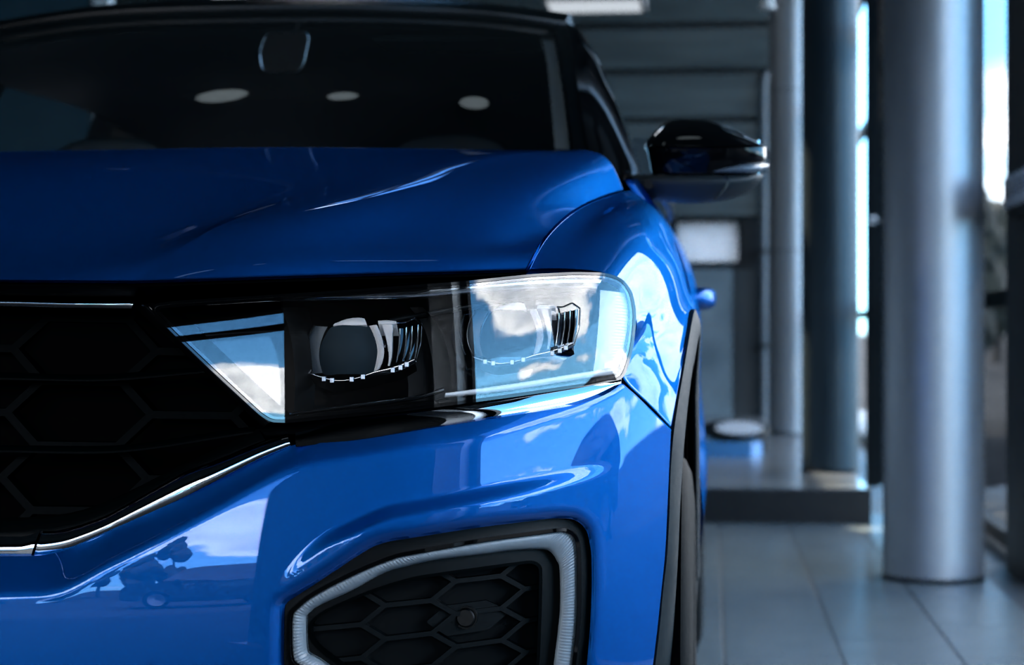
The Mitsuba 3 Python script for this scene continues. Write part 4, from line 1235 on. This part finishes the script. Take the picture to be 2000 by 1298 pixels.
# inside mirror
im = round_poly(at_y([506, 520, 596, 603, 592, 580, 512], [100, 64, 61, 74, 126, 141, 140], 1.86)[:, [0, 2]], 0.012)
img_ = Polygon(im)
mm = extrude(img_, 0.022)
mm = frame(mm, np.array([[1, 0, 0], [0, 0, -1], [0, 1, 0.0]]), (0, 1.885, 0))
put('car__inside_mirror__housing', mm, 'm_black')
put('car__inside_mirror__rim', tube(np.stack([im[:, 0], np.full(len(im), 1.862), im[:, 1]], 1), 0.0016, 6, closed=True), 'm_satin', smooth=40)
put('car__inside_mirror__stem', tube(np.array([[float(im[:, 0].mean()), 1.885, float(im[:, 1].max()) - 0.01], [float(im[:, 0].mean()) + 0.02, 1.89, 1.395]]), 0.008, 8), 'm_black')
tag('car', 'glossy blue compact car filling the foreground with black roof and mirror', 'car')
# ------------------------------------------------------------------ things in the showroom behind the car
def rect_x(px0, px1, D):
    return float(at_d(px0, 650, D)[0]), float(at_d(px1, 650, D)[0])


# dark door leaf at the end of the platform
dy = plat_y + 0.12
dx0 = float(at_y(1693, 650, dy)[0])
def dz(py): return float(at_y(1710, py, dy)[2])
labels['door_1'] = {'label': 'dark framed door at the end of the platform', 'kind': 'structure'}
for a, b in ((dx0, dx0 + 0.05), (XR - 0.06, XR)): put(num('door_1__stile'), box(a, b, dy, dy + 0.06, 0.15, 4.0, 0.004), 'm_frame')
for z in (0.17, dz(268), 3.2): put(num('door_1__rail'), box(dx0 + 0.05, XR - 0.06, dy + 0.005, dy + 0.055, z, z + 0.07, 0.004), 'm_frame')
put('door_1__panel', box(dx0 + 0.045, XR - 0.055, dy + 0.02, dy + 0.04, 0.16, dz(268) + 0.03), 'm_wall_dark')
put('door_1__panel_001', box(dx0 + 0.045, XR - 0.055, dy + 0.02, dy + 0.04, dz(268) + 0.03, 3.25), 'm_gloss_black')
put('door_1__handle', join(box(dx0 + 0.008, dx0 + 0.04, dy - 0.03, dy + 0.01, dz(440), dz(420), 0.004), tube(np.array([[dx0 + 0.025, dy - 0.03, dz(432)], [dx0 + 0.10, dy - 0.035, dz(432)]]), 0.008, 8)), 'm_satin')

# white control box on the pier
q = at_x([1965, 2010], [347, 389], 1.905)
wy0, wy1, wz0, wz1 = float(q[1, 1]), float(q[0, 1]), float(q[1, 2]), float(q[0, 2])
put('control_box__case', box(1.895, 1.951, wy0, wy1, wz0, wz1, 0.006), 'm_white')
for i in range(4):
    z = wz0 + 0.035 + 0.014 * i
    put(num('control_box__slot'), box(1.892, 1.8965, wy0 + 0.02, wy1 - 0.025, z, z + 0.003), 'm_frame')
put('control_box__cable_box', box(1.91, 1.951, wy0 + 0.02, wy1 - 0.01, wz0 - 0.035, wz0 + 0.012, 0.004), 'm_frame')
tag('control_box', 'small white control box with slots on the dark pier at the right edge', 'control box')

# low round display stand on the platform
D = 11.3
c = at_d(1432, 838, D)
zr = 0.15
tilt = math.radians(13)
Rt = np.array([[1, 0, 0], [0, math.cos(tilt), -math.sin(tilt)], [0, math.sin(tilt), math.cos(tilt)]])
put('display_stand__top', frame(lathe([(0, -0.012), (0.185, -0.012), (0.192, -0.004), (0.190, 0.003), (0, 0.003)], 48), Rt, c), 'm_black', smooth=30)
put('display_stand__disc', frame(lathe([(0, 0.004), (0.126, 0.004), (0.130, 0.008), (0.126, 0.012), (0, 0.012)], 48), Rt, c + np.array([0.03, 0, 0])), 'm_disc', smooth=30)
put('display_stand__column', box(c[0] - 0.06, c[0] + 0.06, c[1] - 0.01, c[1] + 0.10, zr + 0.02, c[2] + 0.01, 0.005), 'm_black')
b0, b1 = float(at_d(1362, 875, D - 0.25)[0]), float(at_d(1482, 875, D - 0.25)[0])
by = float(at_d(1400, 875, D - 0.25)[1])
put('display_stand__base', extrude(Polygon([(b0, by), (b1 - 0.04, by), (b1 + 0.02, by + 0.14), (b1 - 0.02, by + 0.5), (b0, by + 0.5)]), 0.075).apply_translation([0, 0, zr]), 'm_pale_blue')
put('display_stand__prop', join(tube(np.array([[c[0] + 0.17, c[1], zr], [c[0] + 0.175, c[1] + 0.02, c[2]]]), 0.012, 8)), 'm_black')
labels['display_stand__disc'] = {'label': 'white disc on the tilted top'}
labels['display_stand__base'] = {'label': 'pale blue base plate'}
tag('display_stand', 'low black display stand with a tilted white disc, on the platform', 'display stand')

# pipe in the back corner
pp = at_y([1492, 1492], [160, 835], BY - 0.12)
x_, y_ = float(pp[0, 0]), float(pp[0, 1])
put('drain_pipe__pipe', tube(np.array([[x_, y_, 0.15], [x_, y_, float(pp[0, 2])], [x_ + 0.02, y_ + 0.06, float(pp[0, 2]) + 0.08]]), 0.028, 16), 'm_pipe', smooth=40)
for z in (0.7, 1.45, 2.2): put(num('drain_pipe__clamp'), box(x_ - 0.05, x_ + 0.05, y_ - 0.03, BY - 0.03, z, z + 0.03, 0.004), 'm_frame')
tag('drain_pipe', 'thin pale vertical pipe in the back corner beside the farthest pillar', 'pipe')

# ceiling lights: flat boxes under the ceiling
LIGHTS = []
def ceiling_light(cx, cy, z, lx, ly, label, p=3.0, group=None):
    k = num('ceiling_light')
    put(k + '__housing', box(cx - lx / 2, cx + lx / 2, cy - ly / 2, cy + ly / 2, z, z + 0.08, 0.006), 'm_light_case')
    v = np.array([[-1, -1, 0], [1, -1, 0], [1, 1, 0], [-1, 1, 0.0]]) * [lx / 2 - 0.03, ly / 2 - 0.03, 0] + [cx, cy, z - 0.003]
    scene[k + '__diffuser'] = {**mikit.ply((v, np.array([[0, 2, 1], [0, 3, 2]])), 'm_white'), 'emitter': {'type': 'area', 'radiance': rgb(p * 0.92, p * 1.0, p * 1.06)}}
    for s in (-1, 1): put(num(k + '__cord'), tube(np.array([[cx + s * lx * 0.4, cy, z + 0.08], [cx + s * lx * 0.4, cy, 4.6]]), 0.006, 6), 'm_frame')
    tag(k, label, 'ceiling light', group)


q0, q1 = at_d(1062, 12, 12.0), at_d(1262, 12, 12.0)
ceiling_light((q0[0] + q1[0]) / 2, float(q0[1]), float(q0[2]) - 0.005, float(q1[0] - q0[0]), 0.5, 'flat rectangular ceiling light hanging above the right edge of the car roof', LP)
q0, q1 = at_d(420, 2, 12.5), at_d(512, 2, 12.5)
ceiling_light((q0[0] + q1[0]) / 2, float(q0[1]), float(q0[2]) - 0.005, float(q1[0] - q0[0]), 0.5, 'small ceiling light above the middle of the car roof', LP)
for i_, (x, y, r_, where) in enumerate(((-0.74, 3.94, 0.13, 'left'), (-0.11, 3.88, 0.08, 'middle'), (0.66, 3.87, 0.12, 'right'))):
    k = num('ceiling_lamp')
    put(k + '__housing', frame(lathe([(0, 0.15), (0.02, 0.15), (r_, 0.03), (r_ * 1.06, 0.0), (r_, 0.004), (0, 0.004)], 40), None, (x, y, 4.45)), 'm_light_case', smooth=40)
    d_ = lathe([(0, 0.003), (r_ * 0.97, 0.003), (r_ * 0.97, 0.0035), (0, 0.0035)], 40)
    scene[k + '__diffuser'] = {**mikit.ply(frame(d_, None, (x, y, 4.447)), 'm_white'), 'emitter': {'type': 'area', 'radiance': rgb(0.010, 0.012, 0.0125)}}
    tag(k, 'round ceiling lamp mirrored in the windshield, ' + where + ' one of three', 'ceiling lamp', 'round ceiling lamps mirrored in the windshield')
# spot lamp by the pillar
sp = at_d(1500, 18, 13.0)
put('spot_lamp__head', frame(lathe([(0, 0.10), (0.03, 0.10), (0.045, 0.02), (0.05, 0.0), (0, 0.0)], 32), None, sp), 'm_white', smooth=40)
put('spot_lamp__arm', tube(np.array([sp + [0, 0, 0.1], [sp[0], sp[1], 4.6]]), 0.012, 8), 'm_frame')
tag('spot_lamp', 'small white spot lamp hanging beside the farthest pillar', 'spot lamp')

# blue partition and white panels at the left, seen past and through the car
q0, q1 = at_d(-300, 650, 11.0), at_d(172, 650, 11.0)
py_ = float(q1[1])
struct('wall_partition', box(-6.5, float(q1[0]), py_, py_ + 0.12, 0, 4.0), 'm_wall_blue', 'dark blue partition wall behind the car')
q0, q1 = at_d(182, 650, 11.0), at_d(214, 650, 11.0)
put('white_post__shaft', box(float(q0[0]), float(q1[0]), py_, py_ + 0.10, 0.15, 4.0, 0.006), 'm_white')
put('white_post__foot', box(float(q0[0]) - 0.03, float(q1[0]) + 0.03, py_ - 0.03, py_ + 0.13, 0.15, 0.17, 0.003), 'm_satin')
tag('white_post', 'white post at the edge of the blue partition above the car roof', 'post')
q0, q1 = at_d(304, 650, 12.0), at_d(372, 650, 12.0)
wy_ = float(q1[1])
scene['display_board__panel'] = {**mikit.ply(box(float(q0[0]), float(q1[0]), wy_, wy_ + 0.05, 1.0, 2.25, 0.004), 'm_white')}
for z in (1.75, ): put('display_board__strip', box(float(q0[0]), float(q1[0]), wy_ - 0.01, wy_, z + 0.22, z + 0.24), 'm_frame')
for x in (float(q0[0]) + 0.03, float(q1[0]) - 0.03): put(num('display_board__leg'), box(x - 0.02, x + 0.02, wy_ + 0.01, wy_ + 0.04, 0.15, 1.0), 'm_satin')
tag('display_board', 'white display board glimpsed through the rear window of the car', 'board')


# ------------------------------------------------------------------ other cars
CARPROF = [(-2.10, 0.32), (-2.12, 0.55), (-2.05, 0.78), (-1.2, 0.95), (-0.55, 1.40), (0.2, 1.49), (1.1, 1.46), (1.75, 1.20), (2.05, 1.0), (2.12, 0.6), (2.08, 0.33)]


def simple_car(k, cx, cy, ang, paint, label):
    """A whole parked car: body, cabin windows, four wheels with rims, lamps, mirrors."""
    ca, sa = math.cos(ang), math.sin(ang)
    M = np.array([[ca, -sa, 0, cx], [sa, ca, 0, cy], [0, 0, 1, ZG if False else simple_car.z], [0, 0, 0, 1]])
    def p_(name, m, b, sm=40):
        m = m.copy(); m.apply_transform(M); put(num(k + '__' + name), m, b, smooth=sm)
    body = soft(np.array(CARPROF), 60)
    pts = np.vstack([body, [(1.85, 0.28)], [(1.35 + 0.36 * math.cos(t), 0.32 + 0.36 * math.sin(t)) for t in np.radians([0, 30, 60, 90, 120, 150, 180])], [(0.95, 0.24), (-0.95, 0.24)],
                     [(-1.30 + 0.36 * math.cos(t), 0.32 + 0.36 * math.sin(t)) for t in np.radians([0, 30, 60, 90, 120, 150, 180])], [(-1.75, 0.28)]])
    pg = Polygon(pts).buffer(0)
    P_, f_ = clip_cells(pg, 0.08)
    def half(z): return 0.86 - 0.10 * np.clip((0.45 - z) / 0.25, 0, 1) ** 2 - 0.26 * np.clip((z - 0.92) / 0.55, 0, 1.2) ** 1.25
    def lift(s): return np.stack([P_[:, 0], s * half(P_[:, 1]) * (1 - 0.12 * (np.abs(P_[:, 0]) / 2.1) ** 6), P_[:, 1]], 1)
    a, b = lift(-1), lift(1)
    c = next(rings(pg, 0.08))
    hw = half(c[:, 1]) * (1 - 0.12 * (np.abs(c[:, 0]) / 2.1) ** 6)
    n = len(c); W_ = 7
    strip_ = np.stack([np.stack([c[:, 0], hw * t, c[:, 1]], 1) for t in np.linspace(-1, 1, W_)], 1).reshape(-1, 3)
    i, j = np.meshgrid(np.arange(n), np.arange(W_ - 1), indexing='ij')
    fs = tri(np.stack([i * W_ + j, ((i + 1) % n) * W_ + j, ((i + 1) % n) * W_ + j + 1, i * W_ + j + 1], -1).reshape(-1, 4))
    m = trimesh.Trimesh(np.vstack([a, b, strip_]), np.vstack([f_, f_[:, ::-1] + len(a), fs + 2 * len(a)]), process=False)
    m.merge_vertices(); m.fix_normals()
    p_('body', m, paint, 35)
    for s in (-1, 1):
        for w in ([(-0.95, 0.99), (-0.48, 1.36), (0.02, 1.41), (0.02, 0.98)], [(0.10, 0.98), (0.10, 1.41), (0.95, 1.38), (1.45, 1.10), (1.40, 0.99)]):
            q = np.array(w)
            v = np.stack([q[:, 0], s * (half(q[:, 1]) + 0.006), q[:, 1]], 1)
            cen = v.mean(0) - [0, s * 0.03, 0]
            p_('side_window', trimesh.convex.convex_hull(np.vstack([v, v - [0, s * 0.04, 0]])), 'm_gloss_black', False)
        p_('mirror', frame(box(-0.08, 0.08, -0.11, 0.11, -0.06, 0.06, 0.03), None, (-0.85, s * 0.98, 1.0)), paint, False)
        p_('headlight', frame(box(-0.05, 0.05, -0.2, 0.2, -0.06, 0.06, 0.02), None, (-2.03, s * 0.55, 0.70)), 'm_lamp_white', False)
        p_('tail_light', frame(box(-0.05, 0.05, -0.18, 0.18, -0.08, 0.08, 0.02), None, (2.03, s * 0.55, 0.85)), 'm_tail_red', False)
    for xw in (-1.30, 1.35):
        for s in (-1, 1):
            Rw = np.array([[1, 0, 0], [0, 0, s], [0, 1, 0.0]])
            p_('tire', frame(lathe([(0.21, -0.1), (0.30, -0.1), (0.325, -0.07), (0.325, 0.07), (0.30, 0.1), (0.21, 0.1), (0.21, -0.1)], 40), Rw, (xw, s * 0.76, 0.325)), 'm_tire')
            p_('rim', frame(lathe([(0, 0.04), (0.06, 0.07), (0.20, 0.085), (0.215, 0.09), (0.21, -0.06), (0, -0.06)], 40), Rw, (xw, s * 0.76, 0.325)), 'm_satin')
    ws_ = np.array([(-1.16, 0.985), (-0.60, 1.375)])
    v = np.array([[x + o, s * (half(z) - 0.08), z + o * 0.5] for x, z in ws_ for s in (-1, 1) for o in (-0.012, 0.05)])
    p_('windshield', trimesh.convex.convex_hull(v), 'm_gloss_black', False)
    tag(k, label, 'car')


simple_car.z = 0.0
simple_car('white_car', -2.35, 5.6, math.pi / 2, 'm_white_paint', 'white car parked on the far side of the blue car, seen through its windows')
simple_car.z = -0.13
simple_car('silver_car', 5.2, -12.5, 0.25, 'm_grey_paint', 'grey car parked outside the entrance, mirrored in the blue bumper')

simple_car.z = -0.13
simple_car('dark_car', 8.6, 1.4, 1.75, 'm_grey_paint', 'dark car parked outside to the right, mirrored in the corner of the blue bumper')
# long building across the forecourt
for k, (bx0, bx1, by0, bh) in enumerate(((-34.0, 2.4, -30.0, 6.4),)):
    put('building__walls', box(bx0, bx1, by0 - 8, by0, -0.13, bh, 0.05), 'm_building')
    put('building__roof_edge', box(bx0 - 0.2, bx1 + 0.2, by0 - 8.2, by0 + 0.2, bh, bh + 0.25, 0.03), 'm_frame')
    for j in range(2):
        for i in range(11):
            x = bx0 + 2.0 + 3.1 * i
            put(num('building__window'), box(x, x + 1.8, by0 - 0.05, by0 + 0.04, 0.9 + 2.9 * j, 2.3 + 2.9 * j), 'm_gloss_black')
tag('building', 'long low building across the forecourt, mirrored in the blue paint', 'building')

# ------------------------------------------------------------------ trees outside
def blob_tree(x, y, h, w, seed, label, kind='tree', group=None):
    k = num(kind)
    r = np.random.default_rng(seed)
    pts = []
    for i in range(26):
        t = r.uniform(0.05, 1)
        rad = w * (0.35 + 0.65 * math.sin(math.pi * min(1, t * 0.9 + 0.12))) * r.uniform(0.3, 1.0)
        a = r.uniform(0, 2 * math.pi)
        s = trimesh.creation.icosphere(2, w * r.uniform(0.30, 0.5))
        d = meshkit.fbm(np.array(s.vertices) * 2.5 / w + seed, 3, seed) - 0.5
        s.vertices = s.vertices * (1 + 0.9 * d)[:, None]
        s.apply_translation([x + rad * 0.7 * math.cos(a), y + rad * 0.7 * math.sin(a), h * (0.2 + 0.75 * t)])
        pts.append(s)
    put(k + '__crown', join(*pts), 'm_leaf', smooth=False)
    labels[k + '__crown'] = {'label': 'dense leaf crown', 'kind': 'stuff'}
    put(k + '__trunk', tube(np.array([[x, y, -0.13], [x + 0.05, y, h * 0.2], [x, y, h * 0.55]]), [w * 0.12, w * 0.09, w * 0.05], 10), 'm_bark', smooth=40)
    tag(k, label, 'tree', group)


TREE_LABELS = ['leafy tree of middle height at the left end of the row beyond the forecourt', 'tall narrow tree beyond the forecourt, second from the left', 'low broad tree beyond the forecourt between two tall ones',
               'tallest narrow tree at the right end of the row beyond the forecourt',                'tree outside behind the glazing, seen just right of the thick pillar', 'nearer tree outside behind the glazing, between the pillars', 'farthest tree outside behind the glazing at the right edge']
TREES = [(3.9, -34, 5.0, 1.5), (6.6, -36, 6.3, 1.3), (9.0, -35, 4.6, 1.6), (11.4, -35.5, 6.8, 1.4), (9.6, 62, 4.6, 1.6), (6.4, 46, 4.0, 1.5), (13.5, 80, 5.0, 2.0)]
for i, (x, y, h, w) in enumerate(TREES):
    blob_tree(x, y, h, w, 20 + i, TREE_LABELS[i], group='trees outside the showroom')

# dark entrance carpet in front of the car
put('entrance_carpet__pile', box(-3.4, 1.78, -5.88, -0.3, 0.0005, 0.010, 0.004), 'm_carpet')
for a, b, c, d in ((-3.43, -3.4, -5.88, -0.3), (1.78, 1.81, -3.0, -0.3)): put(num('entrance_carpet__edge'), box(a, b, c, d, 0.0005, 0.012, 0.002), 'm_frame')
tag('entrance_carpet', 'dark carpet on the floor between the entrance and the blue car', 'carpet')
